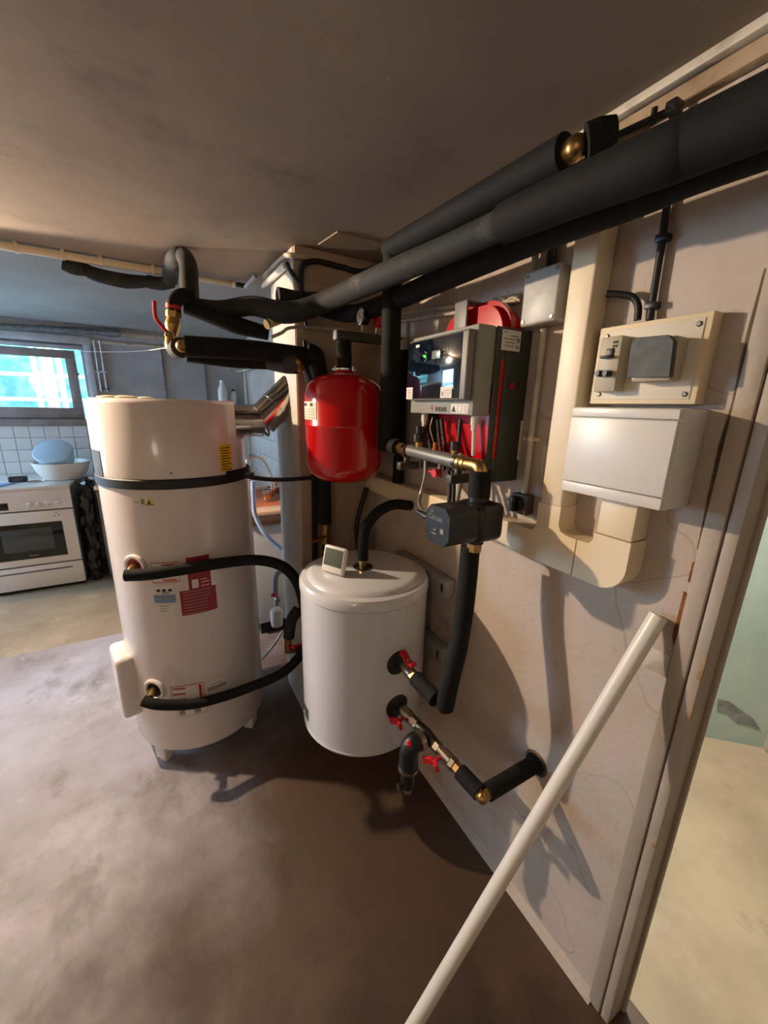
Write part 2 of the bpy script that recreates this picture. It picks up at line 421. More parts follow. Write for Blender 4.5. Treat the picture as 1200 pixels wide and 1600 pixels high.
obj('hinge_plate', B().box((W - .002, .31, .985), (W + .004, .365, 1.035), .001), 'old_white', dj)

def green(px, py, k=1.0):
    n_ = rz @ V((0, 1, 0)); d_ = ray(px, py); t_ = (V((gx, .56, 0)) - CAM).dot(n_) / d_.dot(n_); return CAM + d_ * (t_ * k)
dpost = green(1196, 1150)
struct('trim_3', B().box((dpost.x, dpost.y - .03, 0), (dpost.x + .12, dpost.y - .001, 2.0), .004, rot=rz, piv=(dpost.x, dpost.y, 0)), 'old_white', 'pale door edge on the green wall')
# plaster damage on the green wall
g = B(); pts = []
for k, (px, py) in enumerate(((1121, 1092), (1140, 1096), (1156, 1108), (1176, 1122), (1188, 1140), (1170, 1132), (1150, 1128), (1135, 1112), (1120, 1110))):
    n_ = rz @ V((0, 1, 0)); d_ = ray(px, py); p0 = V((gx, .56, 0)); t_ = (p0 - CAM).dot(n_) / d_.dot(n_); pts.append(CAM + d_ * (t_ * .999))
obj('bare_plaster', g.prism(pts, rz @ V((0, -.004, 0))), 'plaster_grey', nr, 'grey patch of missing paint near the floor')

# ------------------------------------------------------------------ ceiling details
hp = [at(527, 361, z=H), at(600, 380, z=H), at(565, 402, z=H), at(497, 381, z=H)]
obj('ceiling_hatch', B().prism([p - V((0, 0, .0)) for p in hp], (0, 0, -.004)), 'ceiling', ce, 'square plywood hatch')
trim = struct('trim_1', B().box((W - .022, -1.0, H - .045), (W, .70, H - .018), .004), 'old_wood', 'old wooden batten along the ceiling edge')
struct('trim_2', B().box((W - .035, -1.0, H - .016), (W, .80, H), .003), 'old_white', 'white plaster strip along the ceiling edge')

# ================================================================== storage tank on the wall
TX, TY, TR = .572, 1.135, .22
tk = thing('buffer_tank', 'small white wall hung buffer tank below the red expansion vessel', 'water tank', (TX, TY, .38))
obj('body', B().lathe([(TR - .012, .38), (TR, .388), (TR, .905), (TR - .003, .907)], (TX, TY, 0), n=72), 'tank_white', tk)
obj('lid', B().lathe([(TR - .002, .906), (TR + .003, .909), (TR + .003, .932), (TR - .004, .942), (TR - .022, .946), (TR - .03, .955), (TR - .045, .960), (0, .960)], (TX, TY, 0), n=72), 'tank_white', tk)
obj('bottom_rim', B().lathe([(TR + .002, .381), (TR + .002, .387), (TR - .004, .388), (TR - .004, .380)], (TX, TY, 0), n=72, close=False), 'tank_white', tk)
for z in (.865, .60):
    br = obj('wall_bracket', B().box((W - .045, TY - .17, z), (W - .001, TY + .17, z + .065), .006), 'pvc_grey', tk, 'grey steel wall bracket')
    obj('slot', B().box((W - .046, TY - .155, z + .02), (W - .0445, TY - .145, z + .05), .002), 'hole_dark', br)
LZ = .960
ro = at(567, 886, z=LZ)
rs_ = obj('rosette', B().lathe([(.034, LZ), (.034, LZ + .004), (.018, LZ + .007), (0, LZ + .007)], (ro.x, ro.y, 0)), 'black_plastic', tk, 'round black rubber rosette')
for (px, py, zz) in ((622, 1035, None), (620, 1103, None)):
    p = on_cyl(px, py, TX, TY, TR); n_ = V((p.x - TX, p.y - TY, 0)).normalized()
    obj('rosette', B().lathe([(.040, -.004), (.041, .003), (.030, .008), (.016, .010), (0, .010)], p, n_), 'black_plastic', tk, 'round black rubber rosette')
lab = B(); a0 = -122
obj('maker_plate', B().patch(TX, TY, TR, -188, -176, .425, .47), 'print_dark', tk, 'small dark maker plate near the bottom')

# insulated pipe rising from the tank top into the trunking
e = at(641, 790, x=W - .062)
tp = obj('tank_top_pipe', B().tube([(ro.x, ro.y, LZ + .028), (ro.x, ro.y, LZ + .09), (ro.x + .012, ro.y + .005, LZ + .14), (ro.x + .06, ro.y + .015, LZ + .185), (ro.x + .13, ro.y + .025, LZ + .205), e], .0185, 18), 'foam', None,
         'black insulated pipe curving from the small tank lid to the cream trunking', 'pipe')
obj('brass_nut', B().lathe([(.014, LZ + .0075), (.014, LZ + .03)], (ro.x, ro.y, 0), n=6), 'brass', tp)

# room thermostat standing on the lid
th0 = at(520, 897, z=LZ)
rm = Matrix.Rotation(math.radians(-14), 3, 'X')
rzt = Matrix.Rotation(math.radians(-62), 3, 'Z')
def thp(x, y, z):  # local: x right, y back, z up
    return th0 + rzt @ (rm @ V((x, y, z)))
th = thing('room_thermostat', 'white wireless thermostat with grey screen standing on the small tank lid', 'thermostat', th0)
RT = (rzt @ rm)
def tbox(a, b, bev=0): 
    bb = B().box(a, b, bev, 3); bmesh.ops.transform(bb.bm, matrix=Matrix.Translation(th0 + V((0, 0, .001))) @ RT.to_4x4(), verts=bb.bm.verts); return bb
obj('case', tbox((-.046, -.010, .002), (.046, .010, .092), .008), 'white_plastic', th)
obj('screen', tbox((-.037, -.0112, .026), (.037, -.0095, .084), .0006), 'lcd_dark', th, 'grey green display')
obj('stand', tbox((-.03, .004, -.001), (.03, .040, .006), .002), 'white_plastic', th)

# ------------------------------------------------------------------ valves on the tank (upper)
def along_y(x, z, y0, y1): return (V((x, y0, z)), V((x, y1, z)))
def lever(b, c, d):
    """butterfly handle: two ears bent up from a hub"""
    c, d = V(c), V(d).normalized(); s_ = d.orthogonal().normalized()
    return b
xu, zu = .592, .718
uv = thing('upper_tank_valve', 'nickel ball valve with red butterfly handle on the upper tank outlet', 'valve', (xu, .90, zu), 'ball valves on the tank')
obj('valve_body', B().cyl((xu, .908, zu), (xu, .872, zu), .015).cyl((xu, .872, zu), (xu, .845, zu), .018), 'nickel', uv)
obj('brass_nut', B().cyl((xu, .845, zu), (xu, .822, zu), .018, n=6), 'brass', uv)
def butterfly(parent, c, d, s):
    c, d, s = V(c), V(d).normalized(), V(s).normalized(); k = d.cross(s).normalized()
    b = B(); b.cyl(c, c + d * .024, .006, n=10)
    R3 = Matrix((s, k, d)).transposed()
    for q in (-1, 1):
        t = bmesh.new(); bmesh.ops.create_cube(t, size=1); bmesh.ops.scale(t, vec=(.034, .022, .011), verts=t.verts)
        bmesh.ops.bevel(t, geom=t.edges[:], offset=.002, segments=1, affect='EDGES')
        bmesh.ops.transform(t, matrix=Matrix.Translation((q * .018, 0, .026 + .006)) @ Matrix.Rotation(-q * .45, 4, 'Y'), verts=t.verts)
        bmesh.ops.transform(t, matrix=Matrix.Translation(c) @ R3.to_4x4(), verts=t.verts); b.merge(t)
    h = obj('handle', b, 'red_plastic', parent, 'red butterfly handle')
    obj('screw', B().cyl(c + d * .028, c + d * .034, .004, n=8), 'chrome', h)
butterfly(uv, (xu, .862, zu + .010), (-.15, 0, 1), (0, 1, .1))
# insulated pipe from the upper valve up to the pump
PX_ = .680; PY_ = at(745, 812, x=PX_).y      # pump axis
eu = at(687, 1098, x=xu + .008)
ip = thing('pump_feed_pipe', 'black insulated pipe bending down from the pump to the upper tank valve', 'pipe', (PX_, PY_, .7))
obj('horizontal_sleeve', B().cyl((xu, .825, zu), (xu + .004, eu.y + .012, eu.z + .004), .023), 'foam', ip)
pt = [(eu.x + .012, eu.y - .008, eu.z - .012)] + [at(px, py, x=x) for px, py, x in ((704, 1060, .618), (716, 1010, .640), (725, 955, .660), (731, 900, .675), (735, 853, .680))]
obj('rising_sleeve', B().tube(pt, .0255, 18), 'foam', ip)
obj('brass_elbow', B().ball((eu.x + .004, eu.y - .010, eu.z - .012), .017), 'brass', ip)

# ------------------------------------------------------------------ lower tank outlet: valves, safety group, wall pipe
xl, zl = .600, .545
hole = at(838, 1192, x=W)
el = V((.641, hole.y, .519))
def L(t): return V((xl, .905, zl)).lerp(el, t)
lv = thing('lower_tank_valve', 'nickel ball valve with red butterfly handle on the lower tank outlet', 'valve', L(0), 'ball valves on the tank')
obj('valve_body', B().cyl(L(0), L(.14), .015).cyl(L(.05), L(.13), .019).cyl(L(.13), L(.16), .016), 'nickel', lv)
obj('union_nut', B().cyl(L(.16), L(.23), .018, n=6), 'nickel', lv)
butterfly(lv, L(.1) + V((-.012, 0, 0)), (-1, 0, -.25), (0, 1, -.4))
te = thing('safety_group', 'black safety tee hanging from the lower tank outlet with a red cap', 'safety valve', L(.33))
obj('tee', B().tube([L(.23), L(.34), L(.47)], [.0165, .021, .0165], 16), 'black_plastic', te)
sg = L(.36) + V((-.062, .0, -.006))
obj('collar', B().cyl(L(.36) + V((-.018, 0, 0)), L(.36) + V((-.034, 0, -.002)), .031), 'nickel', te)
obj('elbow', B().tube([L(.36) + V((-.03, 0, -.002)), sg + V((.012, 0, .002)), sg + V((.002, 0, -.008)), sg + V((-.002, 0, -.03)), sg + V((-.002, 0, -.072))], .029, 18), 'black_plastic', te)
obj('cap', B().ball(sg + V((-.012, -.012, .022)), .009, (1, 1, .5)), 'red_plastic', te, 'small red cap')
obj('ring', B().cyl(sg + V((-.002, 0, -.072)), sg + V((-.002, 0, -.084)), .031), 'nickel', te)
obj('drain_body', B().cyl(sg + V((-.002, 0, -.084)), sg + V((-.002, 0, -.150)), .023, .020), 'black_plastic', te)
obj('drain_nozzle', B().cyl(sg + V((-.002, 0, -.15)), sg + V((-.002, -.004, -.172)), .011), 'nickel', te)
obj('drain_knob', B().cyl(sg + V((-.018, 0, -.14)), sg + V((-.036, 0, -.138)), .010, n=10), 'black_plastic', te)
l2 = thing('return_valve', 'nickel ball valve with red butterfly handle beside the safety tee', 'valve', L(.55), 'ball valves on the tank')
obj('union_nut', B().cyl(L(.47), L(.52), .018, n=6), 'nickel', l2)
obj('valve_body', B().cyl(L(.52), L(.58), .015).cyl(L(.57), L(.66), .019).cyl(L(.66), L(.70), .020, n=6), 'nickel', l2)
obj('brass_nut', B().cyl(L(.70), L(.76), .0165, n=6), 'brass', l2)
butterfly(l2, L(.58) + V((-.012, 0, 0)), (-1, 0, -.25), (0, 1, -.4))
rp = thing('return_pipe', 'black insulated pipe with bare brass elbow entering a hole in the wall', 'pipe', el)
obj('short_sleeve', B().cyl(L(.76), L(.965), .0225), 'foam', rp)
obj('wall_sleeve', B().cyl(el + V((.018, .004, 0)), (W + .02, hole.y, hole.z), .0225), 'foam', rp)
obj('brass_elbow', B().tube([L(.94), el + V((-.004, .004, 0)), el + V((.02, .002, 0))], .0155, 14).ball(el + V((-.003, 0, 0)), .0165), 'brass', rp)
obj('pipe_hole', B().lathe([(.022, 0), (.036, .0), (.037, .002), (.029, .0035), (.0225, .002)], (W, hole.y, hole.z), (-1, 0, 0), n=22), 'dark_stain', wr, 'broken plaster ring around the pipe')
obj('foam_ring', B().lathe([(.0225, 0), (.029, 0), (.029, .006), (.0225, .006)], (W, hole.y, hole.z), (-1, 0, 0), n=22, close=False), 'hole_dark', rp)

# ------------------------------------------------------------------ circulation pump and manifold
pz = 1.230
pu = thing('circulation_pump', 'black circulation pump with written shell under the brass elbow', 'pump', (PX_, PY_, pz - .06))
obj('volute', B().box((PX_ - .034, PY_ - .050, pz - .048), (PX_ + .05, PY_ + .050, pz + .048), .018, 3), 'black_plastic', pu)
obj('upper_flange', B().cyl((PX_, PY_, pz + .045), (PX_, PY_, pz + .06), .026), 'black_plastic', pu)
obj('lower_flange', B().cyl((PX_, PY_, pz - .045), (PX_, PY_, pz - .062), .022), 'black_plastic', pu)
hx = PX_ - .125
def oct_(x, s_): return [(x, PY_ + s_ * a, pz + s_ * b) for a, b in ((-.62, -1), (.62, -1), (1, -.62), (1, .62), (.62, 1), (-.62, 1), (-1, .62), (-1, -.62))]
hd = obj('motor_head', B().prism(oct_(hx, .046), (.09, 0, 0)).bevel_all(.004, 2), 'black_plastic', pu)
text('lettering', 'Circuis', (hx - .0006, PY_ + .034, pz + .012), (0, -1, 0), (0, 0, 1), .019, 'print_grey', hd)
text('lettering', 'Sol', (hx - .0006, PY_ + .030, pz + .028), (0, -1, 0), (0, 0, 1), .011, 'print_grey', hd)
obj('print_mark', B().box((hx - .001, PY_ - .026, pz - .016), (hx, PY_ - .014, pz - .004)).box((hx - .001, PY_ + .002, pz - .024), (hx, PY_ + .020, pz - .021)).box((hx - .001, PY_ + .004, pz - .014), (hx, PY_ + .012, pz - .010)), 'print_grey', hd)
obj('plug', B().tube([(hx + .03, PY_ + .044, pz + .004), (hx + .022, PY_ + .075, pz + .002), (hx + .012, PY_ + .105, pz + .010)], [.012, .010, .005], 10), 'black_plastic', pu)
bn = obj('brass_nut', B().cyl((PX_, PY_, pz - .062), (PX_ - .001, PY_, pz - .084), .021, n=6), 'brass', ip)
# insulated stub above the pump
sb = at(745, 742, x=PX_)
obj('pump_stub_sleeve', B().cyl((PX_, PY_, pz + .06), (PX_, PY_ + .002, sb.z + .012), .0275), 'foam', None, 'short thick black insulated riser between pump and brass elbow', 'pipe')
# manifold
mz = 1.3665
MX = PX_
def my(px): return at(px, 703 + (px - 640) * .2667, x=MX).y
mf = thing('manifold', 'grey steel manifold pipe with brass unions below the grey control unit', 'manifold', (MX, .8, mz - .02))
obj('header_pipe', B().cyl((MX, my(641), mz + .004), (MX, my(716), mz - .002), .0185), 'steel_pipe', mf)
obj('brass_union', B().cyl((MX, my(632), mz + .005), (MX, my(624), mz + .006), .019, n=6), 'brass', mf)
obj('brass_union', B().lathe([(.012, 0), (.0205, .002), (.0205, .016), (.015, .019), (.019, .021), (.019, .032), (.013, .036)], (MX, my(717), mz - .002), (0, -1, 0), n=6 * 4), 'brass', mf)
ye = PY_
obj('brass_elbow', B().tube([(MX, my(717) - .03, mz - .002), (MX, ye + .020, mz - .002), (MX, ye + .006, mz - .006), (MX, ye, mz - .020), (MX, ye, mz - .04)], [.016, .0175, .018, .0175, .0165], 16), 'brass', mf)
for px in (636, 716):
    y_ = my(px)
    cl = obj('pipe_clamp', B().lathe([(.0187, -.006), (.0225, -.006), (.0225, .006), (.0187, .006)], (MX, y_, mz), (0, 1, 0), n=28, close=False), 'chrome', mf, 'zinc plated pipe clamp')
    obj('clamp_foot', B().box((MX - .008, y_ - .007, mz - .035), (MX + .008, y_ + .007, mz - .02), .002).box((MX - .03, y_ - .012, mz - .058), (W - .12, y_ + .012, mz - .034), .003), 'unit_dark', cl)
# air vent with black cap, sensor sleeves
yv = my(653)
av = obj('air_vent', B().cyl((MX, yv, mz + .015), (MX, yv, mz + .034), .0095, n=8), 'brass', mf)
obj('vent_cap', B().lathe([(.012, .034), (.016, .036), (.016, .058), (.010, .060), (.010, .08), (0, .082)], (MX, yv, mz), n=16), 'black_plastic', av)
yv = my(679)
obj('sensor_pocket', B().cyl((MX, yv, mz + .015), (MX, yv, mz + .024), .009, n=8).cyl((MX, yv, mz + .024), (MX, yv, mz + .04), .0065), 'copper', mf)
yv = my(709)
av = obj('check_vent', B().cyl((MX, yv, mz + .015), (MX, yv, mz + .028), .011, n=8), 'brass', mf)
obj('vent_cap', B().lathe([(.012, .027), (.012, .05), (0, .051)], (MX, yv, mz), n=16), 'black_plastic', av)
# drain tap under the manifold
yd = my(688)
dt = obj('drain_tap', B().cyl((MX, yd, mz - .017), (MX, yd, mz - .034), .006).cyl((MX - .006, yd, mz - .034), (MX + .006, yd, mz - .056), .008, .005), 'nickel', mf)
obj('tap_handle', B().box((MX - .018, yd - .004, mz - .046), (MX - .004, yd + .032, mz - .038), .003).cyl((MX - .02, yd, mz - .043), (MX, yd, mz - .043), .012, n=12), 'red_plastic', dt, 'red tap lever')
# grey flexible hose from the manifold to the pump plug
obj('grey_flexible_hose', B().tube([at(665, 718, x=MX), at(664, 745, x=MX - .004), at(658, 770, x=MX - .01), at(655, 785, x=MX - .03), at(660, 797, x=MX - .05), at(672, 804, x=MX - .075), V((hx + .03, PY_ + .044, pz + .012))], .0055, 12), 'hose_metal', None, 'thin grey flexible cable looping from manifold to pump', 'cable')
# black cables hanging between the unit and the pump
for i, (a, b, c) in enumerate((((700, 735), (703, 765), (701, 788)), ((708, 735), (709, 762), (708, 788)), ((725, 740), (718, 765), (714, 788)))):
    obj('hanging_cable', B().tube([at(*a, x=MX + .05), at(*b, x=MX + .04), at(*c, x=MX + .03)], .006, 10), 'rubber' if i < 2 else 'hose_metal', None,
        ('black cable hanging behind the pump, nearest the drain tap', 'black cable hanging behind the pump, middle one', 'grey cable hanging behind the pump, next to the insulated riser')[i], 'cable', 'cables between control unit and pump')

# vertical insulated pipe down to the manifold and ceiling run
vpx, vpy = .691, 1.200
vp = thing('rising_pipe', 'tall black insulated pipe between ceiling and manifold right of the red vessel', 'pipe', (vpx, vpy, mz))
obj('vertical_sleeve', B().cyl((vpx, vpy, mz - .015), (vpx, vpy, 1.965), .0315), 'foam', vp)
obj('tee_sleeve', B().tube([(vpx, vpy, mz + .01), (vpx - .003, vpy - .03, mz + .006), (MX, my(625) + .002, mz + .005)], .029, 18), 'foam', vp)
p0 = V((vpx - .004, vpy + .02, 1.975)); p1 = at(884, 240, x=.715)
obj('ceiling_sleeve', B().cyl(p0, p1, .031, .033), 'foam', vp)
d_ = (p1 - p0).normalized()
obj('brass_elbow', B().tube([p1 - d_ * .02, p1 + d_ * .012, p1 + d_ * .024 + V((.008, 0, .004))], [.019, .021, .02], 16).ball(p1 + d_ * .02, .021), 'brass', vp)
q = p1 + d_ * .045
obj('end_sleeve', B().tube([q + V((.0, .004, 0)), q + V((.015, -.012, .006)), q + V((.03, -.03, .012))], [.028, .027, .02], 16), 'foam', vp)
# second black pipe close to the wall
vb = at(622, 748, x=.80)
obj('wall_riser', B().cyl((.80, vb.y, 1.214), (.80, vb.y, 1.70), .022), 'foam', None, 'dark insulated pipe against the wall behind the tall riser, ending on the trunking', 'pipe')

# big insulated heating pipes under the ceiling
def path(*pp): return [at(px, py, **{k: v}) for px, py, k, v in pp]
big = thing('heating_flow_pipe', 'long thick black insulated pipe running under the ceiling from chimney to the right', 'pipe', at(600, 425, x=.56))
obj('old_sleeve', B().tube(path((300, 478, 'y', 1.63), (345, 484, 'y', 1.60), (395, 478, 'y', 1.545), (440, 488, 'y', 1.47), (475, 484, 'y', 1.42), (520, 466, 'y', 1.34), (610, 427, 'x', .565), (700, 389, 'x', .585), (795, 346, 'x', .60)), [.026, .03, .032, .036, .034, .033, .031, .028, .026], 20), 'foam_dusty', big, 'dusty thinner insulation sleeve')
obj('new_sleeve', B().tube(path((788, 349, 'x', .60), (900, 300, 'x', .605), (1040, 243, 'x', .612), (1200, 172, 'x', .62)) + [V((.62, -.35, 1.80))], [.0335, .034, .035, .036, .036], 20), 'foam', big)
low = thing('heating_return_pipe', 'lower black insulated ceiling pipe half hidden beside the thick one', 'pipe', at(830, 380, x=.70))
obj('sleeve', B().tube(path((470, 470, 'y', 1.50), (540, 490, 'y', 1.46), (600, 476, 'x', .70), (700, 432, 'x', .70), (830, 374, 'x', .70), (1000, 305, 'x', .70), (1200, 222, 'x', .70)) + [V((.70, -.35, 1.79))], .030, 18), 'foam', low)
obj('flap_sleeve', B().tube(path((434, 463, 'y', 1.50), (475, 467, 'y', 1.50), (530, 462, 'y', 1.50)), [.030, .024, .014], 14), 'foam_dusty', big, 'loose end of grey insulation')

# black bracket rod at the ceiling batten
r0, r1 = at(955, 216, x=.80), at(1050, 172, x=.80)
bk = obj('bracket_rod', B().cyl(r0, r1, .006).box(r1 - V((.012, .012, .008)), r1 + V((.012, .006, .010)), .002).cyl(r1 + V((0, .03, -.004)), r1 + V((0, .03, .018)), .005), 'black_plastic', None, 'thin black bracket rod at the ceiling above the thick pipe', 'bracket')

# ================================================================== trunking
XF = .787
tr = thing('cable_trunking', 'cream plastic cable trunking with elbows below and left of the white box', 'trunking', (W, .8, 1.14))
y0, y1 = .563, .623
obj('vertical_cover', B().box((XF, y0, 1.285), (W, y1, 1.93), .006, 3), 'cream_plastic', tr)
obj('horizontal_cover', B().box((XF, y1 + .09, 1.140), (W, YC - .002, 1.212), .006, 3), 'cream_plastic', tr)
def arc(c, r, a0, a1, n=8): return [(c[0] + r * math.cos(math.radians(a0 + (a1 - a0) * k / n)), c[1] + r * math.sin(math.radians(a0 + (a1 - a0) * k / n))) for k in range(n + 1)]
# T elbow joining vertical, horizontal and U piece (y,z outline)
out = [(y0, 1.287), (y1 + .002, 1.287), (y1 + .002, 1.225), (y1 + .012, 1.213), (y1 + .092, 1.213), (y1 + .092, 1.139), (.514, 1.139), (.514, 1.225), (.540, 1.226)] + [(.556, 1.232), (y0, 1.245)]
obj('elbow_cover', B().prism([(XF - .001, a, b) for a, b in out], (W - XF + .001, 0, 0)).bevel_all(.004, 2, 50), 'cream_plastic', tr)
ya, yb = .398, .476
out = [(.511, 1.139)] + arc((ya + .055, 1.139 + .055), .055, 270, 180) + [(ya, 1.252), (yb, 1.252), (yb, 1.236), (yb + .008, 1.226), (.511, 1.225)]
obj('elbow_cover', B().prism([(XF - .001, a, b) for a, b in out], (W - XF + .001, 0, 0)).bevel_all(.004, 2, 50), 'cream_plastic', tr)
obj('short_riser_cover', B().box((XF + .002, ya + .002, 1.253), (W, yb - .002, 1.345), .004), 'cream_plastic', tr)

# ================================================================== white distribution box
wb = thing('distribution_box', 'large white distribution box with plain door under the meter panel', 'electrical box', (W, .44, 1.335))
bx = W - .095
obj('case', B().box((bx + .008, .341, 1.335), (W, .543, 1.51), .004), 'white_plastic', wb)
obj('top_strip', B().box((bx, .343, 1.4915), (bx + .012, .541, 1.5085), .002), 'white_plastic', wb)
obj('door', B().box((bx - .001, .343, 1.3595), (bx + .012, .541, 1.4895), .002), 'white_plastic', wb)
obj('bottom_strip', B().box((bx, .343, 1.3365), (bx + .012, .541, 1.3575), .002), 'white_plastic', wb)

# ================================================================== meter panel
mp = thing('electricity_meter', 'cream meter board with breaker and dark square cover above the white box', 'meter panel', (W, .45, 1.517))
mx = .809
obj('board_frame', B().box((mx, .352, 1.517), (W, .549, 1.666), .003), 'cream_panel', mp)
obj('board', B().box((mx - .002, .362, 1.526), (mx + .002, .540, 1.657), .001), 'panel_white', mp)
for (px, py) in ((949, 526), (1093, 506), (936, 616), (1070, 616)):
    p = at(px, py, x=mx - .002)
    sc_ = obj('screw', B().lathe([(.0045, 0), (.0045, .0015), (.003, .003), (0, .003)], (mx - .002, p.y, p.z), (-1, 0, 0), n=14), 'screw', mp)
bh = obj('breaker_housing', B().box((mx - .034, .478, 1.540), (mx - .002, .521, 1.641), .002), 'grey_beige', mp)
c = at(952, 555, x=mx - .034)
obj('breaker_lever', B().box((mx - .046, c.y - .010, c.z - .006), (mx - .034, c.y + .012, c.z - .001), .002).box((mx - .037, c.y - .008, c.z - .003), (mx - .033, c.y + .006, c.z + .012), .001), 'black_plastic', bh)
for px in (940, 952):
    c = at(px, 584, x=mx - .034)
    obj('breaker_button', B().cyl((mx - .034, c.y, c.z), (mx - .046, c.y, c.z), .0065, n=16).cyl((mx - .046, c.y, c.z), (mx - .050, c.y, c.z), .0048, n=16), 'black_plastic', bh)
c = at(963, 537, x=mx - .034)
obj('print_mark', B().box((mx - .0352, c.y - .003, c.z + .001), (mx - .034, c.y + .006, c.z + .005)).box((mx - .0352, c.y - .003, c.z - .006), (mx - .034, c.y + .006, c.z - .002)), 'print_dark', bh)
mc = obj('meter_socket', B().box((mx - .040, .379, 1.555), (mx - .002, .447, 1.628), .006), 'grey_beige', mp)
o8 = [(.376, 1.561), (.446, 1.564), (.449, 1.621), (.441, 1.630), (.391, 1.628), (.380, 1.617)]
obj('dark_cover', B().prism([(mx - .052, y_, z_) for y_, z_ in o8], (.014, 0, 0)).bevel_all(.002, 1), 'dark_box', mc, 'dark grey square cover')

# black cables dropping into the meter panel
def clip(parent, c):
    c = V(c); obj('cable_clip', B().box(c - V((.010, .010, .006)), c + V((.012, .010, .006)), .002), 'black_plastic', parent)
ck = obj('meter_cable', B().tube([at(1046, 292, x=W - .012), at(1034, 380, x=W - .012), at(1022, 455, x=W - .012), at(1015, 500, x=W - .014)], .0065, 12), 'rubber', None, 'straight black cable clipped to the wall above the meter panel', 'cable')
clip(ck, at(1036, 372, x=W - .012)); clip(ck, at(1019, 478, x=W - .012))
obj('trunking_cable', B().tube([at(948, 459, x=W - .04), at(968, 460, x=W - .03), at(988, 464, x=W - .02), at(997, 478, x=W - .016), at(996, 500, x=W - .016)], .0065, 12), 'rubber', None, 'short black cable bending from the trunking into the meter panel', 'cable')

# ================================================================== grey junction box
jb = thing('junction_box', 'grey square junction box high on the wall beside the trunking', 'junction box', (W, .69, 1.69))
jx = .78
obj('case', B().box((jx + .012, .642, 1.694), (W, .738, 1.806), .006, 3), 'grey_plastic', jb)
obj('lid', B().box((jx, .640, 1.692), (jx + .014, .740, 1.808), .006, 3), 'grey_plastic', jb)
for (y_, z_) in ((.650, 1.702), (.730, 1.702), (.650, 1.798), (.730, 1.798)):
    obj('lid_screw', B().cyl((jx + .001, y_, z_), (jx - .002, y_, z_), .004, n=12), 'screw', jb)
# conduits behind it
for i, (px, lab) in enumerate(((835, 'grey cable rising from the junction box, left one'), (860, 'black cable rising from the junction box beside the trunking'))):
    p = at(px, 415, x=W - .015)
    obj('riser_cable', B().cyl((W - .015, p.y, 1.80), (W - .015, p.y, H), .008 if i == 0 else .011, n=12), 'grey_plastic' if i == 0 else 'rubber', None, lab, 'cable')

# white conduit with saddle clips down to the rotary switch
c0, c1 = at(850, 510, x=W - .012), at(820, 768, x=W - .012)
cy_ = (c0.y + c1.y) / 2
wc = obj('white_conduit', B().cyl((W - .012, cy_, c1.z - .004), (W - .012, cy_, 1.692), .008, n=14), 'old_white', None, 'old white conduit on the wall between junction box and rotary switch', 'conduit')
c = at(829, 686, x=W - .012)
sd = obj('saddle_clip', B().lathe([(.0095, -.006), (.0095, .006), (.008, .006), (.008, -.006)], (W - .012, cy_, c.z), n=18, close=False).cyl((W - .004, cy_ + .017, c.z), (W - .018, cy_ + .017, c.z), .005, n=12).cyl((W - .004, cy_ - .017, c.z), (W - .018, cy_ - .017, c.z), .005, n=12), 'cream_plastic', wc)
rw = thing('rotary_switch', 'small dark brown rotary switch standing above the horizontal trunking', 'switch', (W, cy_, 1.214))
s0 = c1.z - .005
obj('base', B().box((W - .030, cy_ - .027, s0 - .055), (W, cy_ + .027, s0), .005), 'dark_switch', rw)
kb = obj('knob', B().cyl((W - .030, cy_ + .006, s0 - .027), (W - .038, cy_ + .006, s0 - .027), .021).box((W - .052, cy_ - .001, s0 - .047), (W - .034, cy_ + .013, s0 - .006), .004), 'black_plastic', rw)
# thin rod beside the unit
c = at(812, 690, x=W - .006)
obj('wall_strip', B().box((W - .008, c.y - .003, c.z - .05), (W - .001, c.y + .003, c.z + .055), .001), 'cream_plastic', None, 'thin cream strip on the wall right of the grey control unit', 'strip')

# old painted pipes along the wall above the unit
for k, (a, b, m_) in enumerate((((625, 492), (812, 462), 'old_white'), ((628, 503), (808, 470), 'old_white'))):
    A, Bq = at(*a, x=W - .012 - .01 * k), at(*b, x=W - .012 - .01 * k)
    pp = [A.lerp(Bq, t) + V((0, 0, random.uniform(-.003, .003))) for t in (0, .2, .4, .6, .8, 1)]
    obj('painted_cable', B().tube(pp, .006, 10), m_, None, ('old white painted cable on the wall above the red flat vessel, upper one', 'old white painted cable on the wall above the red flat vessel, lower one')[k], 'cable', 'painted cables above the control unit')
obj('knotted_wire', B().tube([at(790, 470, x=W - .02), at(776, 462, x=W - .03), at(770, 468, x=W - .025), at(782, 476, x=W - .02), at(800, 465, x=W - .03), at(812, 470, x=W - .03)], .003, 8), 'old_white', None, 'loose tangle of thin white wire left of the junction box', 'wire')

# ================================================================== grey control unit
UY0, UY1, UX = .754, 1.030, .667
cu_ = thing('control_unit', 'grey electric boiler unit with dark glass display hanging on the wall', 'boiler', (W, .89, 1.315))
obj('front_box', B().box((UX, UY0, 1.485), (.722, UY1, 1.692), .004), 'unit_light', cu_)
obj('rear_housing', B().box((.7225, UY0, 1.56), (W - .001, UY1, 1.690), .002), 'unit_grey', cu_)
sp = obj('side_panel', B().box((.7225, UY0 - .003, 1.315), (.744, UY0, 1.692), .001).box((.744, UY0 - .003, 1.315), (.757, UY0, 1.375), .001).box((.744, UY0 - .003, 1.62), (.757, UY0, 1.692), .001)
         .box((.757, UY0 - .003, 1.315), (W - .001, UY0, 1.692), .001), 'unit_dark', cu_, 'dark grey slotted side panel')
obj('slot_edge', B().box((.7445, UY0 - .001, 1.376), (.7565, UY0 + .004, 1.619), .001), 'red_paint', cu_, 'red vessel edge seen in the slot')
obj('side_panel', B().box((.715, UY1, 1.315), (W - .001, UY1 + .003, 1.692), .001), 'unit_dark', cu_)
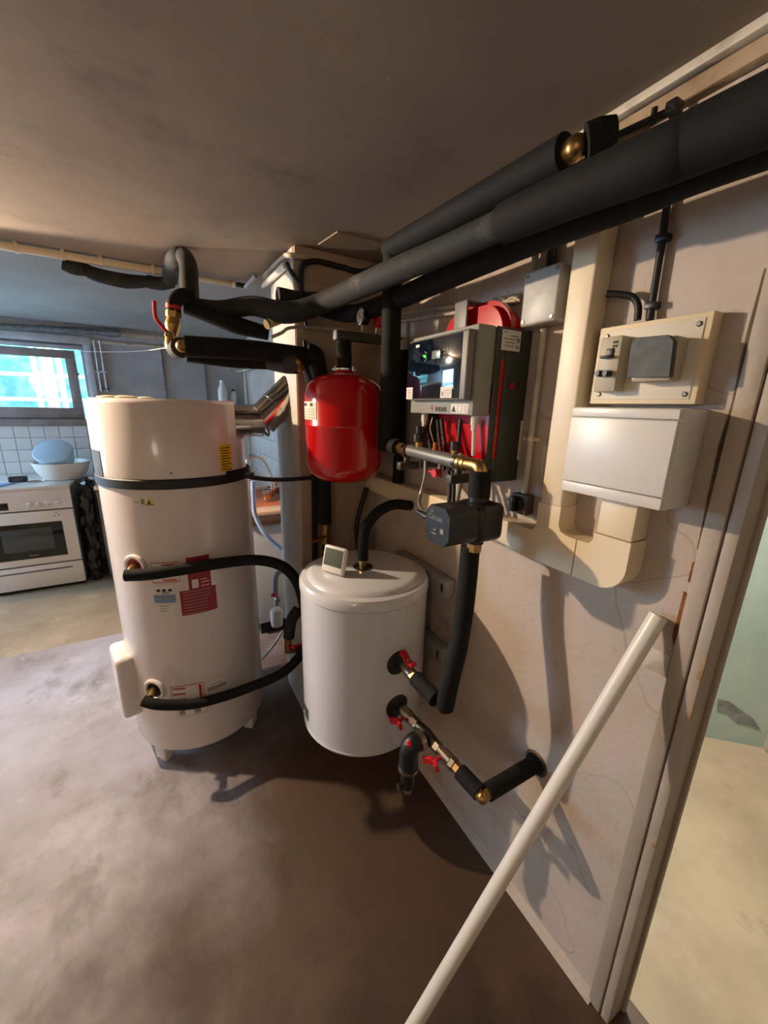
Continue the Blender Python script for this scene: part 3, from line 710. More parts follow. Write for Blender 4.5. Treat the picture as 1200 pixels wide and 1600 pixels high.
obj('back_plate', B().box((W - .012, UY0, 1.315), (W - .001, UY1, 1.692), .001), 'unit_dark', cu_)
obj('pressure_plug', B().cyl((.782, UY0 - .003, 1.558), (.782, UY0 - .010, 1.558), .009, n=18), 'label_red', cu_, 'dark red plug on the side')
obj('side_screw', B().cyl((.812, UY0 - .003, 1.562), (.812, UY0 - .008, 1.562), .005, n=12), 'screw', cu_)
# rating label on the side
rl = obj('rating_label', B().box((.738, UY0 - .0045, 1.640), (.800, UY0 - .003, 1.686)), 'paper', cu_, 'white printed rating label')
pb = B()
for k, (x0, x1) in enumerate(((.742, .756), (.764, .790), (.742, .784), (.748, .780), (.748, .776))):
    z_ = 1.682 - .0075 * k; pb.box((x0, UY0 - .0052, z_ - .0025), (x1, UY0 - .0045, z_))
pb.box((.787, UY0 - .0052, 1.660), (.796, UY0 - .0045, 1.670))
obj('print', pb, 'print_grey', rl)
text('lettering', 'CE', (.784, UY0 - .0046, 1.6455), (1, 0, 0), (0, 0, 1), .010, 'print_dark', rl)
# clear display cover
DY0, DY1, DZ0, DZ1 = .760, 1.018, 1.520, 1.680
cv = obj('display_cover', B().box((UX - .022, DY0, DZ0), (UX, DY1, DZ1), .006, 3), 'unit_grey', cu_)
gl = obj('display_glass', B().box((UX - .0235, DY0 + .022, DZ0 + .005), (UX - .0215, DY1 - .002, DZ1 - .005), .0008), 'screen_glass', cv, 'dark blue glass display')
gx_ = UX - .0235
def dp(px, py): return at(px, py, x=gx_)
c = dp(681.5, 554)
obj('lcd', B().box((gx_ - .001, c.y - .018, c.z - .010), (gx_, c.y + .018, c.z + .010), .0004), 'lcd', gl)
c = dp(664, 557)
obj('status_light', B().ball((gx_, c.y, c.z), .0035), 'led', gl, 'glowing green light')
kb_ = B()
for dx_, dz_ in ((0, .011), (0, -.011), (.009, .004), (-.007, .008), (-.007, -.008)): kb_.box((gx_ - .0008, c.y + dx_ - .002, c.z + dz_ - .0015), (gx_, c.y + dx_ + .002, c.z + dz_ + .0015))
c = dp(697, 552)
for i in range(2):
    for j in range(3): kb_.box((gx_ - .0008, c.y - .008 + i * .012, c.z - .011 + j * .009), (gx_, c.y - .003 + i * .012, c.z - .006 + j * .009))
obj('keypad', kb_, 'print_grey', gl)
c = dp(653, 541)
obj('logo_sticker', B().box((gx_ - .0006, c.y - .008, c.z - .0035), (gx_, c.y + .008, c.z + .0035)), 'paper', gl)
s1 = obj('notice_sticker', B().box((gx_ - .0008, .985, DZ0 + .004), (gx_, DY1 - .001, DZ0 + .036)), 'paper', gl, 'white sticker with red text')
pb = B()
for k in range(4): pb.box((gx_ - .0014, .990, DZ0 + .009 + k * .006), (gx_ - .0008, 1.010, DZ0 + .0105 + k * .006))
obj('print', pb, 'print_red', s1)
s2 = obj('notice_sticker', B().box((gx_ - .0008, .808, DZ0 + .006), (gx_, .854, DZ0 + .033)), 'paper', gl, 'white sticker with grey text')
pb = B()
for k in range(3): pb.box((gx_ - .0014, .811, DZ0 + .011 + k * .006), (gx_ - .0008, .838, DZ0 + .0122 + k * .006))
pb.box((gx_ - .0014, .842, DZ0 + .011), (gx_ - .0008, .848, DZ0 + .022))
obj('print', pb, 'print_grey', s2)
# lower strip with brand lettering
text('brand_lettering', 'intuis', (UX - .0006, .904, 1.4925), (0, -1, 0), (0, 0, 1), .0235, 'print_dark', cu_)
obj('brand_mark', B().box((UX - .001, .916, 1.494), (UX, .919, 1.507)).box((UX - .001, .922, 1.497), (UX, .924, 1.508)), 'print_red', cu_)
s3 = obj('warning_sticker', B().box((UX - .001, .768, 1.489), (UX, .836, 1.512)), 'paper', cu_, 'white warning sticker')
obj('print', B().prism([(UX - .0016, .833, 1.492), (UX - .0016, .816, 1.492), (UX - .0016, .8245, 1.509)], (.0006, 0, 0)), 'print_dark', s3)
pb = B()
for k in range(4): pb.box((UX - .0016, .770, 1.493 + k * .0045), (UX - .001, .786, 1.4945 + k * .0045))
pb.box((UX - .0016, .793, 1.492), (UX - .001, .810, 1.493)).box((UX - .0016, .793, 1.508), (UX - .001, .810, 1.509)).box((UX - .0016, .793, 1.492), (UX - .001, .794, 1.509)).box((UX - .0016, .809, 1.492), (UX - .001, .810, 1.509))
obj('print', pb, 'print_grey', s3)
# cable glands and corrugated cables below the unit
for i, px in enumerate((663, 741)):
    p = at(px, 665, x=.70)
    gd = obj('cable_gland', B().cyl((.70, p.y, 1.485), (.70, p.y, 1.462), .010, n=10).cyl((.70, p.y, 1.462), (.70, p.y, 1.447), .0075, n=10), 'white_plastic', cu_)
    q = at(px + (14 if i == 0 else -2), 716 if i == 0 else 712, x=.70)
    obj('gland_cable', B().tube([(.70, p.y, 1.45), (.70, (p.y * 2 + q.y) / 3, 1.43), q], .0065 if i == 0 else .0045, 10), 'rubber' if i == 0 else 'white_plastic', gd)
for px0, px1, lab in ((684, 694, 'left'), (690, 703, 'middle'), (720, 716, 'right')):
    p, q = at(px0, 655, x=.715), at(px1, 735, x=.70)
    bb = B(); n = 22
    prof = [p.lerp(q, k / n) + V((0, .004 * math.sin(PI * k / n), 0)) for k in range(n + 1)]
    obj('corrugated_cable', bb.tube(prof, [.0068 if k % 2 else .0052 for k in range(n + 1)], 10, smooth=False), 'rubber', cu_)
p, q = at(676, 652, x=.70), at(679, 695, x=MX)
obj('sensor_wire', B().tube([p, at(672, 668, x=.69), at(675, 682, x=.67), q], .0013, 6), 'sink_rim', cu_)

# red flat expansion vessel behind the unit
fv = thing('flat_vessel', 'flat red rounded expansion vessel mounted behind the grey control unit', 'expansion vessel', (W, .87, 1.36))
fy0, fy1, fz0, fz1 = .762, 1.022, 1.345, 1.770
def rrect(y0, y1, z0, z1, r, n=8):
    return arc((y1 - r, z1 - r), r, 0, 90, n) + arc((y0 + r, z1 - r), r, 90, 180, n) + arc((y0 + r, z0 + r), r, 180, 270, n) + arc((y1 - r, z0 + r), r, 270, 360, n)
obj('shell', B().prism([(.760, a, b) for a, b in rrect(fy0 + .012, fy1 - .012, fz0 + .012, fz1 - .012, .075)], (.07, 0, 0)).bevel_all(.022, 5, 40), 'red_paint', fv)
obj('seam_rim', B().prism([(.778, a, b) for a, b in rrect(fy0, fy1, fz0, fz1, .085)], (.016, 0, 0)).bevel_all(.003, 2, 40), 'red_paint', fv)
0 and obj('dished_front', B().prism([(.748, a, b) for a, b in rrect(fy0 + .04, fy1 - .04, fz0 + .04, fz1 - .04, .05)], (.014, 0, 0)).bevel_all(.010, 3, 40), 'red_paint', fv)
obj('holding_strap', B().box((.736, .885, 1.688), (.742, .935, 1.775), .001).box((.736, .885, 1.771), (W - .001, .935, 1.776), .001), 'unit_grey', fv, 'grey sheet metal strap')

# ================================================================== red expansion vessel on its wall arm
AY = 1.358
vx, vy, vr = .594, AY, .14
am = thing('vessel_arm', 'grey steel wall arm with gauge carrying the round red vessel', 'bracket', (W, AY, 1.72))
obj('arm', B().box((.563, AY - .016, 1.720), (W - .001, AY + .016, 1.750), .002), 'unit_dark', am)
obj('end_cap', B().box((.560, AY - .016, 1.720), (.5635, AY + .016, 1.750), .001), 'grey_plastic', am)
wp = obj('wall_plate', B().box((W - .014, AY - .03, 1.60), (W - .001, AY + .03, 1.80), .002).box((W - .035, AY - .045, 1.66), (W - .013, AY - .005, 1.74), .002), 'old_white', am)
obj('bolt', B().cyl((W - .035, AY - .025, 1.742), (W - .045, AY - .025, 1.742), .007, n=6), 'screw', wp)
gp = at(563, 494, y=AY)
ga = thing('pressure_gauge', 'round pressure gauge with white dial on the steel arm above the red vessel', 'gauge', (gp.x, AY, 1.75))
gn = V((-1, -.14, .04)).normalized()
gc = V((gp.x + .012, AY, gp.z - .002))
obj('case', B().lathe([(0, -.012), (.026, -.012), (.027, .012), (.025, .014), (.0225, .012), (0, .012)], gc, gn), 'black_plastic', ga)
obj('bezel', B().lathe([(.0225, .012), (.0275, .012), (.0275, .016), (.0235, .017)], gc, gn, close=False), 'chrome', ga)
dl = obj('dial', B().lathe([(0, .0122), (.0235, .0122), (.0235, .0135), (0, .0135)], gc, gn), 'white_plastic', ga)
u_ = gn.cross(V((0, 0, 1))).normalized(); k_ = u_.cross(gn)
obj('needle', B().tube([gc + gn * .0145 - (u_ * .4 + k_) * .004, gc + gn * .0145 + (u_ * .5 + k_) * .013], [.0016, .0006], 6, smooth=False), 'print_dark', dl)
obj('brass_stem', B().cyl((gc.x, AY, 1.749), (gc.x, AY, gc.z - .020), .008, n=6), 'brass', ga)
sv = at(590, 515, y=AY)
sf = thing('relief_valve', 'small brass relief valve with red knob on the steel arm, beside the gauge', 'valve', (sv.x, AY, 1.75))
obj('brass_stem', B().cyl((sv.x, AY, 1.749), (sv.x, AY, 1.775), .009, n=6), 'brass', sf)
obj('red_knob', B().lathe([(.012, 1.775), (.016, 1.78), (.016, 1.81), (.012, 1.816), (0, 1.816)], (sv.x, AY, 0), n=12), 'red_plastic', sf)
ev = thing('expansion_vessel', 'round red expansion vessel hanging from the steel arm beside the chimney', 'expansion vessel', (vx, vy, 1.225))
prof = [(0, 1.225), (.06, 1.228), (.10, 1.238), (.128, 1.262), (vr, 1.30), (vr, 1.425), (vr + .002, 1.428), (vr + .002, 1.434), (vr, 1.437), (vr, 1.535), (.130, 1.568), (.108, 1.592), (.07, 1.606), (.04, 1.611), (.036, 1.622), (0, 1.622)]
obj('shell', B().lathe(prof, (vx, vy, 0), n=64), 'red_paint', ev, smooth=50)
ring = B().lathe([(.030, 1.618), (.042, 1.618), (.044, 1.622), (.044, 1.626), (.030, 1.628)], (vx, vy, 0), n=40, close=False)
cl = obj('clamp_ring', ring, 'chrome', ev, 'chrome clamp ring')
for a in (20, 110, 200, 290):
    t = math.radians(a); c = V((vx + .043 * math.cos(t), vy + .043 * math.sin(t), 1.618)); obj('clamp_bolt', B().cyl(c, c + V((0, 0, .014)), .004, n=6), 'chrome', cl)
obj('connection_hose', B().tube([(vx, vy, 1.622), (vx + .002, vy, 1.66), (vx - .002, vy, 1.69), (vx, vy, 1.721)], [.024, .026, .027, .026], 16), 'foam', ev, 'black insulated neck')
sl = obj('label_sheet', B().patch(vx, vy, vr, -203, -155, 1.452, 1.512), 'paper', ev, 'white printed label')
pb = B(); pb.patch(vx, vy, vr + .0012, -198, -178, 1.497, 1.507, .0006, 4).patch(vx, vy, vr + .0012, -168, -162, 1.496, 1.507, .0006, 4)
for k in range(4): pb.patch(vx, vy, vr + .0012, -198, -158, 1.459 + k * .009, 1.460 + k * .009, .0006, 6)
obj('print', pb, 'print_dark', sl)

# ================================================================== white pole leaning in the foreground
tip = at(1029, 962, x=W - .019); foot = at(616, 1653, z=.012)
obj('plastic_pipe', B().tube([foot, tip], .0165, 24, smooth=False), 'pvc_white', None, 'long white plastic pipe leaning against the wall in the foreground', 'pipe')

# ================================================================== tall water heater
HX, HY, HR = .053, 1.81, .275
ht = thing('water_heater', 'tall white water heater with black strap standing on small feet', 'water heater', (HX, HY, 0))
ZB = 1.205
obj('body', B().lathe([(HR - .05, .078), (HR - .02, .082), (HR - .004, .092), (HR, .105), (HR, ZB)], (HX, HY, 0), n=96), 'heater_white', ht)
obj('rear_shroud', B().lathe([(HR - .012, ZB + .0), (HR - .012, 1.36), (HR - .03, 1.376), (.10, 1.38)], (HX, HY, 0), n=72), 'heater_white', ht)
# D-shaped top cover
xc = .258; a1 = math.degrees(math.acos((xc - HX) / HR))
def dsh(r, z): 
    aa = math.degrees(math.acos(min(1, (xc - HX) / r)))
    return [(HX + r * math.cos(math.radians(t)), HY + r * math.sin(math.radians(t)), z) for t in [aa + (360 - 2 * aa) * k / 72 for k in range(73)]]
bt = B(); rings = [dsh(HR + .002, ZB + .035), dsh(HR + .002, 1.492), dsh(HR - .003, 1.500), dsh(HR - .014, 1.508)]
vv = [[bt.bm.verts.new(p) for p in r_] for r_ in rings]
for a, b in zip(vv, vv[1:]):
    for j in range(73): bt.bm.faces.new((a[j], a[(j + 1) % 73], b[(j + 1) % 73], b[j]))
bt.bm.faces.new(vv[0][::-1]); bt.bm.faces.new(vv[-1])
cvr = obj('top_cover', bt, 'heater_white', ht)
obj('cover_screw', B().cyl((.021, HY - HR - .001, 1.262), (.021, HY - HR - .004, 1.262), .004, n=10), 'print_grey', cvr)
for (px, py, r_) in ((170, 619, .022), (195, 617, .026), (226, 616, .018)):
    p = at(px, py, y=1.72); obj('foam_residue', B().ball((p.x, 1.70, 1.510), r_, (1.6, 1, .28)), 'foam_blob', cvr)
st = obj('strap', B().lathe([(HR + .001, ZB - .002), (HR + .006, ZB), (HR + .006, ZB + .030), (HR + .001, ZB + .034)], (HX, HY, 0), n=96, close=False), 'rubber', ht, 'black rubber strap')
obj('strap_buckle', B().patch(HX, HY, HR + .003, -57, -30, ZB + .016, ZB + .046, .010, 8), 'rubber', st)
obj('grip_recess', B().patch(HX, HY, HR - .002, -166, -150, ZB + .034, ZB + .125, .006, 8), 'dark_box', ht, 'dark recessed grip')
for (px, py) in ((212, 885), (242, 1077)):
    p = on_cyl(px, py, HX, HY, HR); n_ = V((p.x - HX, p.y - HY, 0)).normalized()
    pc = obj('port_ring', B().lathe([(.031, -.004), (.047, -.004), (.047, .004), (.042, .009), (.034, .009), (.031, .002)], p, n_, n=36, close=False), 'heater_white', ht)
    obj('port_recess', B().lathe([(0, -.003), (.033, -.003), (.033, .001), (0, .001)], p, n_, n=30), 'label_red' if py < 1000 else 'hole_dark', pc)
for (x_, y_) in ((-.118, 1.650), (.232, 1.668), (.053, 2.03)):
    d_ = V((x_ - HX, y_ - HY, 0)).normalized(); R3 = Matrix.Rotation(math.atan2(d_.y, d_.x), 3, 'Z')
    obj('foot', B().box((x_ - .03, y_ - .026, .025), (x_ + .03, y_ + .026, .092), .004, rot=R3).box((x_ - .022, y_ - .018, 0), (x_ + .022, y_ + .018, .03), .006, rot=R3), 'heater_white', ht)
R3 = Matrix.Rotation(math.radians(192), 3, 'Z')
bb = B().box((HR - .03, -.085, .235), (HR + .050, .085, .515), .022, 4)
bmesh.ops.transform(bb.bm, matrix=Matrix.Translation((HX, HY, 0)) @ R3.to_4x4(), verts=bb.bm.verts)
obj('control_box', bb, 'heater_white', ht, 'white plastic box on the side')
def sheet(name, m, t0, t1, z0, z1, lines=(), pm='print_grey', lab=None, r=HR):
    s_ = obj(name, B().patch(HX, HY, r, t0, t1, z0, z1), m, ht, lab)
    if lines:
        pb = B()
        for (u0, u1, v0, v1) in lines:
            pb.patch(HX, HY, r + .0012, t0 + (t1 - t0) * u0, t0 + (t1 - t0) * u1, z0 + (z1 - z0) * v0, z0 + (z1 - z0) * v1, .0005, 5)
        obj('print', pb, pm, s_)
    return s_
rows = lambda n, a=.08, b=.92: [(a, b - random.uniform(0, .25), (k + .35) / n, (k + .62) / n) for k in range(n)]
frame_ = [(0, 1, 0, .04), (0, 1, .96, 1), (0, .015, 0, 1), (.985, 1, 0, 1)]
ins_ = sheet('instruction_label', 'label_red', -93.4, -77, .800, .945, [(.52, .9, .16, .18), (.52, .9, .26, .28), (.52, .8, .34, .36)] + [(.12, .85, .66 + .06 * k, .68 + .06 * k) for k in range(4)], 'paper', 'dark red instruction label')
obj('pictogram', B().patch(HX, HY, HR + .0012, -91.1, -86.5, .820, .855, .0005, 4), 'paper', ins_, 'white square pictogram')
sheet('instruction_label', 'label_red', -100.4, -74, .713, .815, rows(8), 'print_grey', 'dark red text label')
sheet('data_label', 'paper', -118.5, -99, .855, .935, frame_ + rows(4, .4), 'print_red', 'white label with red border')
sheet('data_label', 'paper', -118, -104, .812, .846, [(.1, .3, .2, .5), (.4, .6, .2, .5), (.7, .9, .2, .5), (.35, .75, 0, .1)], 'print_dark', 'white label with small symbols')
sheet('energy_label', 'label_blue', -119.3, -103.5, .773, .806, [(.1, .9, .55, .8)], 'print_grey', 'light blue label')
sheet('data_label', 'paper', -118.5, -104.5, .735, .765, rows(3, .2, .8), 'print_grey', 'small white label')
sheet('connection_label', 'paper', -116, -91, .333, .408, frame_ + rows(3, .05, .7) + [(.86, .94, .1, .9)], 'print_red', 'white label with red frame')
sheet('data_label', 'paper', -88, -73, .355, .395, [(0, 1, 0, .45)] + [(.1, .8, .65, .75)], 'print_grey', 'grey and white label')
sheet('connection_label', 'paper', -114, -90, .262, .30, frame_ + [(.1, .3, .2, .8), (.6, .8, .2, .8)], 'print_grey', 'white pictogram label')
sheet('warning_label', 'paper', -125, -112.5, 1.150, 1.174, [(.05, .4, .35, .45), (.48, .68, .1, .9)], 'print_grey', 'white sheet with warning triangle')
ty = obj('warning_triangle', B().patch(HX, HY, HR + .0014, -116.2, -110.6, 1.150, 1.152, .0008, 2), 'print_dark', ht)
tb = B()
def hp_(t, z, r=HR + .0016): return (HX + r * math.cos(math.radians(t)), HY + r * math.sin(math.radians(t)), z)
tb._add([hp_(-116.4, 1.149), hp_(-110.2, 1.149), hp_(-113.3, 1.176), hp_(-116.4, 1.149, HR), hp_(-110.2, 1.149, HR), hp_(-113.3, 1.176, HR)], [(0, 1, 2), (3, 5, 4), (0, 3, 4, 1), (1, 4, 5, 2), (2, 5, 3, 0)])
tri = obj('flame_triangle', tb, 'label_yellow', ht, 'yellow flame warning triangle', smooth=0)
fb = B(); fl = [(-113.3, 1.168), (-114.2, 1.160), (-114.1, 1.155), (-113.3, 1.153), (-112.5, 1.155), (-112.4, 1.160)]
fb.prism([hp_(t, z, HR + .002) for t, z in fl], V((math.cos(math.radians(-113.3)), math.sin(math.radians(-113.3)), 0)) * .0006)
obj('flame', fb, 'print_dark', tri)
sheet('yellow_label', 'label_yellow', -61.5, -50.2, 1.252, 1.352, [(.12, .9 - .2 * (k % 2), .05 + k * .1, .085 + k * .1) for k in range(9)], 'print_dark', 'yellow printed warning strip', HR + .002)

# flue from the heater cover into the chimney
FY = 1.745
f0 = at(365, 657, y=FY); zf = f0.z; fr = .066
xe = at(409, 657, y=FY).x
fl = thing('flue_pipe', 'shiny stainless flue pipe bending from the heater into the chimney', 'flue', (xe, FY, zf - fr))
obj('straight_pipe', B().cyl((xc - .002, FY, zf), (xe, FY, zf), fr, n=40), 'stainless', fl)
dirf = V((.72, 0, .69)).normalized()
e1 = V((xe, FY, zf)); pen = e1 + dirf * .20
obj('angled_pipe', B().tube([e1 - V((.0, 0, 0)), e1 + dirf * .012, pen], [fr, fr, fr], 40, smooth=False), 'stainless', fl)
def bead(c, ax, r): return B().lathe([(r - .002, -.005), (r + .003, -.003), (r + .003, .003), (r - .002, .005)], c, ax, n=40, close=False)
obj('bead_ring', bead(V((xe - .055, FY, zf)), (1, 0, 0), fr), 'stainless', fl)
obj('bead_ring', bead(e1 + V((-.002, 0, .0)), (V((1, 0, 0)) + dirf), fr * 1.04), 'stainless', fl)
obj('bead_ring', bead(e1 + dirf * .085, dirf, fr), 'stainless', fl)

# hoses looping around the heater
def hose(name, lab, pts, r=.021, m='foam'): return obj(name, B().tube(pts, r, 18), m, None, lab, 'hose', 'insulated hoses of the water heater')
p = on_cyl(212, 884, HX, HY, HR); n_ = V((p.x - HX, p.y - HY, 0)).normalized()
h1 = hose('upper_hose', 'black insulated hose leaving the upper port of the water heater', path((196, 899, 'y', 1.525), (235, 897, 'y', 1.502), (290, 889, 'y', 1.495), (345, 880, 'y', 1.495), (395, 875, 'y', 1.49), (430, 880, 'y', 1.47), (452, 893, 'y', 1.44), (468, 918, 'y', 1.43), (478, 960, 'y', 1.45)))
q = at(201, 895, y=1.54)
obj('brass_elbow', B().tube([p + n_ * .002, p.lerp(q, .6) + V((0, 0, .005)), q], .011, 10).cyl(p + n_ * .002, p + n_ * .02, .014, n=6), 'brass', h1)
p = on_cyl(242, 1076, HX, HY, HR); n_ = V((p.x - HX, p.y - HY, 0)).normalized()
h2 = hose('lower_hose', 'black insulated hose leaving the lower port of the water heater', path((224, 1095, 'y', 1.525), (250, 1101, 'y', 1.50), (300, 1100, 'y', 1.497), (350, 1088, 'y', 1.49), (400, 1070, 'y', 1.48), (440, 1052, 'y', 1.47), (466, 1028, 'y', 1.47), (474, 1010, 'y', 1.48)), .020)
q = at(235, 1090, y=1.54)
obj('brass_elbow', B().tube([p + n_ * .002, p.lerp(q, .5) + V((0, 0, .003)), q], .011, 10).cyl(p + n_ * .012, p + n_ * .03, .014, n=6), 'brass', h2)
dv = thing('drain_valve', 'brass valve with red handle between the two white tanks', 'valve', at(452, 1008, y=1.50))
a = at(452, 1005, y=1.50)
obj('foam_sleeve', B().tube(path((466, 952, 'y', 1.50), (455, 970, 'y', 1.50), (451, 996, 'y', 1.50)), .024, 14), 'foam_dusty', dv)
obj('brass_body', B().cyl(at(450, 995, y=1.5), at(450, 1014, y=1.5), .015, n=6).cyl(at(446, 1016, y=1.5), at(474, 1014, y=1.5), .014, n=10), 'brass', dv)
obj('handle', B().box(at(449, 1009, y=1.48) - V((0, .004, .006)), at(474, 1009, y=1.48) + V((0, .004, .006)), .004).ball(at(459, 1011, y=1.478), .010), 'red_plastic', dv, 'red lever')
# strap cable to the chimney
obj('strap_cable', B().tube([V((HX + .255, 1.62, ZB + .022))] + path((385, 744, 'y', 1.56), (420, 749, 'y', 1.545), (455, 749, 'y', 1.54), (492, 746, 'y', 1.545)), .0085, 12), 'rubber', None, 'black cable from the heater strap to the pipe beside the chimney', 'cable')

# drop pipes on the chimney face
dp_ = thing('drop_pipe', 'black insulated pipe ending in a brass tap left of the small tank', 'pipe', at(505, 850, y=1.52))
obj('sleeve', B().tube(path((478, 562, 'y', 1.50), (487, 590, 'y', 1.52), (498, 640, 'y', 1.53), (505, 700, 'y', 1.53), (507, 760, 'y', 1.53), (508, 818, 'y', 1.53)), .027, 18), 'foam', dp_)
obj('brass_tap', B().cyl(at(509, 817, y=1.53), at(509, 850, y=1.53), .017, n=10).tube(path((509, 838, 'y', 1.52), (500, 842, 'y', 1.50), (487, 847, 'y', 1.49)), .008, 10), 'brass', dp_)
obj('tap_outlet', B().cyl(at(509, 850, y=1.53), at(509, 868, y=1.53), .016), 'foam', dp_)
obj('tap_plug', B().ball(at(507, 863, y=1.51), .008), 'red_plastic', dp_)
obj('thin_drop_pipe', B().cyl(at(491, 700, y=1.545), at(492, 885, y=1.545), .012), 'foam', None, 'thin black pipe running down the chimney edge behind the brass tap', 'pipe')
obj('wall_cable', B().tube(path((573, 762, 'y', 1.53), (563, 795, 'y', 1.53), (557, 825, 'y', 1.53), (561, 862, 'y', 1.53)), .011, 12), 'rubber', None, 'thick black cable hanging in the corner behind the small tank', 'cable')

# ================================================================== pipe cluster above the heater
fp = thing('heater_pipe', 'black insulated pipe with open brass end above the tall water heater', 'pipe', at(290, 545, y=1.47))
YP = 1.47
a0_, a1_ = at(292, 541, y=YP), at(498, 557, y=YP)
obj('front_sleeve', B().tube([a0_, a0_.lerp(a1_, .5) + V((0, 0, .003)), a1_ + V((0, 0, -.006))], .032, 20), 'foam', fp)
obj('rear_sleeve', B().tube([at(292, 553, y=1.53), at(360, 562, y=1.53), at(420, 566, y=1.53)], .026, 18), 'foam', fp)
obj('open_end', B().lathe([(.030, 0), (.032, 0), (.032, .01), (.030, .01)], at(288, 541, y=YP), (1, 0, 0), n=24, close=False), 'hole_dark', fp)
obj('brass_end', B().tube([at(281, 541, y=YP - .01), at(300, 541, y=YP - .012)], .018, 14).ball(at(284, 541, y=YP - .01), .018), 'brass', fp)
obj('grey_sleeve', B().tube([at(274, 548, y=1.56), at(283, 543, y=YP + .025)], [.026, .031], 18), 'foam_grey', fp)
obj('elbow_sleeve', B().tube(path((420, 566, 'y', 1.52), (445, 570, 'y', 1.48), (462, 570, 'y', 1.445)), [.026, .03, .031], 16), 'foam_grey', fp)
obj('elbow_sleeve', B().tube([at(446, 569, y=1.45), at(466, 567, y=1.425)], .027, 16), 'foam_grey', fp)
obj('brass_end', B().tube([at(458, 566, y=1.43), at(465, 566, y=1.415), at(470, 578, y=1.425)], .014, 12), 'brass', fp)
obj('loose_sleeve', B().tube(path((478, 548, 'y', 1.46), (492, 556, 'y', 1.46), (497, 575, 'y', 1.47), (504, 605, 'y', 1.50)), [.030, .033, .032, .026], 16), 'foam', fp)
# brass ball valve with red lever
bv = thing('brass_ball_valve', 'brass ball valve with long red lever above the water heater', 'valve', at(270, 530, y=1.58))
YV = 1.58
obj('valve_body', B().tube([at(271, 487, y=YV), at(271, 497, y=YV), at(270, 508, y=YV), at(269, 520, y=YV), at(267, 530, y=YV)], [.017, .020, .024, .018, .016], 16).cyl(at(271, 486, y=YV), at(271, 496, y=YV), .024, n=6).cyl(at(268, 520, y=YV), at(267, 528, y=YV), .020, n=6)
    .tube([at(267, 528, y=YV), at(268, 543, y=YV - .01), at(284, 551, y=YV - .03)], [.017, .019, .017], 14), 'brass', bv)
lvv = obj('lever', B().tube([at(262, 520, y=YV - .02), at(252, 508, y=YV - .03), at(243, 495, y=YV - .03), at(241, 470, y=YV - .03)], .006, 8), 'red_plastic', bv, 'long red lever')
obj('lever_nut', B().cyl(at(264, 522, y=YV - .035), at(258, 521, y=YV - .035), .009, n=6), 'nickel', lvv)
# looping pipe to the ceiling
lp = thing('looping_pipe', 'black insulated pipe looping up to the ceiling behind the brass valve', 'pipe', at(295, 480, y=1.62))
obj('elbow', B().tube([at(271, 487, y=YV), at(272, 472, y=YV), at(284, 462, y=YV + .01), at(300, 464, y=YV + .02)], .0225, 16), 'foam', lp)
obj('red_tape', B().tube([at(270.5, 484, y=YV), at(271, 477, y=YV)], .0232, 16), 'red_plastic', lp)
obj('loop_sleeve', B().tube([at(266, 436, y=2.05), at(268, 415, y=1.95), at(276, 402, z=2.018), at(287, 401, z=2.018), at(294, 415, y=1.70), at(296, 445, y=1.66), at(297, 476, y=1.64)], .030, 18), 'foam_dusty', lp)
obj('branch_sleeve', B().tube([at(290, 478, y=1.62), at(330, 492, y=1.60), at(370, 508, y=1.58), at(420, 521, y=1.56)], [.026, .030, .030, .024], 16), 'foam', lp)
# ceiling conduits at the step
yq = YS - .03
def ceilp(px0, px1, py0, py1, name, lab, m, r, z, grp=None, y=yq):
    A, Bq = at(px0, py0, y=y), at(px1, py1, y=y)
    return obj(name, B().cyl((A.x, y, z), (Bq.x, y, z), r, n=12), m, None, lab, 'conduit', grp)
zc = H - .018
c1_ = obj('white_conduit', B().box((-2.2, yq - .010, zc - .014), (at(262, 434, y=yq).x, yq + .012, zc + .012), .003), 'cream_plastic', None, 'flat white conduit strip along the ceiling edge left of the pipe loop', 'conduit')
for px in (28, 99, 157, 237):
    x_ = at(px, 400, y=yq).x; obj('conduit_clip', B().box((x_ - .006, yq - .015, zc - .018), (x_ + .006, yq + .014, H), .002), 'cream_plastic', c1_)
c2_ = obj('old_conduit', B().cyl((at(304, 440, y=yq).x, yq, zc - .004), (at(368, 446, y=yq).x, yq, zc - .004), .013, n=14), 'old_white', None, 'short old beige conduit along the ceiling edge right of the pipe loop', 'conduit')
obj('conduit_clip', B().cyl((at(364, 446, y=yq).x - .006, yq, zc - .004), (at(364, 446, y=yq).x + .006, yq, zc - .004), .016, n=14), 'cream_plastic', c2_)
obj('conduit_end', B().cyl((at(368, 446, y=yq).x, yq, zc - .004), (at(383, 449, y=yq).x, yq, zc - .004), .010, n=12), 'rubber', c2_)
obj('grey_conduit', B().cyl(at(384, 449, y=2.06), at(400, 431, y=1.96), .010, n=14), 'pvc_grey', None, 'short grey conduit piece at the ceiling left of the chimney', 'conduit')
bs = thing('edge_pipe', 'black insulated pipe hanging below the white ceiling conduit', 'pipe', at(180, 425, y=2.12))
obj('sleeve', B().tube(path((99, 412, 'y', 2.12), (115, 419, 'y', 2.12), (131, 421, 'y', 2.12)), .024, 14), 'foam_dusty', bs)
obj('sleeve', B().tube(path((128, 418, 'y', 2.13), (150, 429, 'y', 2.12), (195, 439, 'y', 2.11), (231, 440, 'y', 2.11)), [.022, .026, .028, .022], 14), 'foam_dusty', bs)
obj('sleeve', B().tube(path((231, 440, 'y', 2.11), (250, 443, 'y', 2.10), (268, 440, 'y', 2.08)), .026, 14), 'foam_dusty', bs)
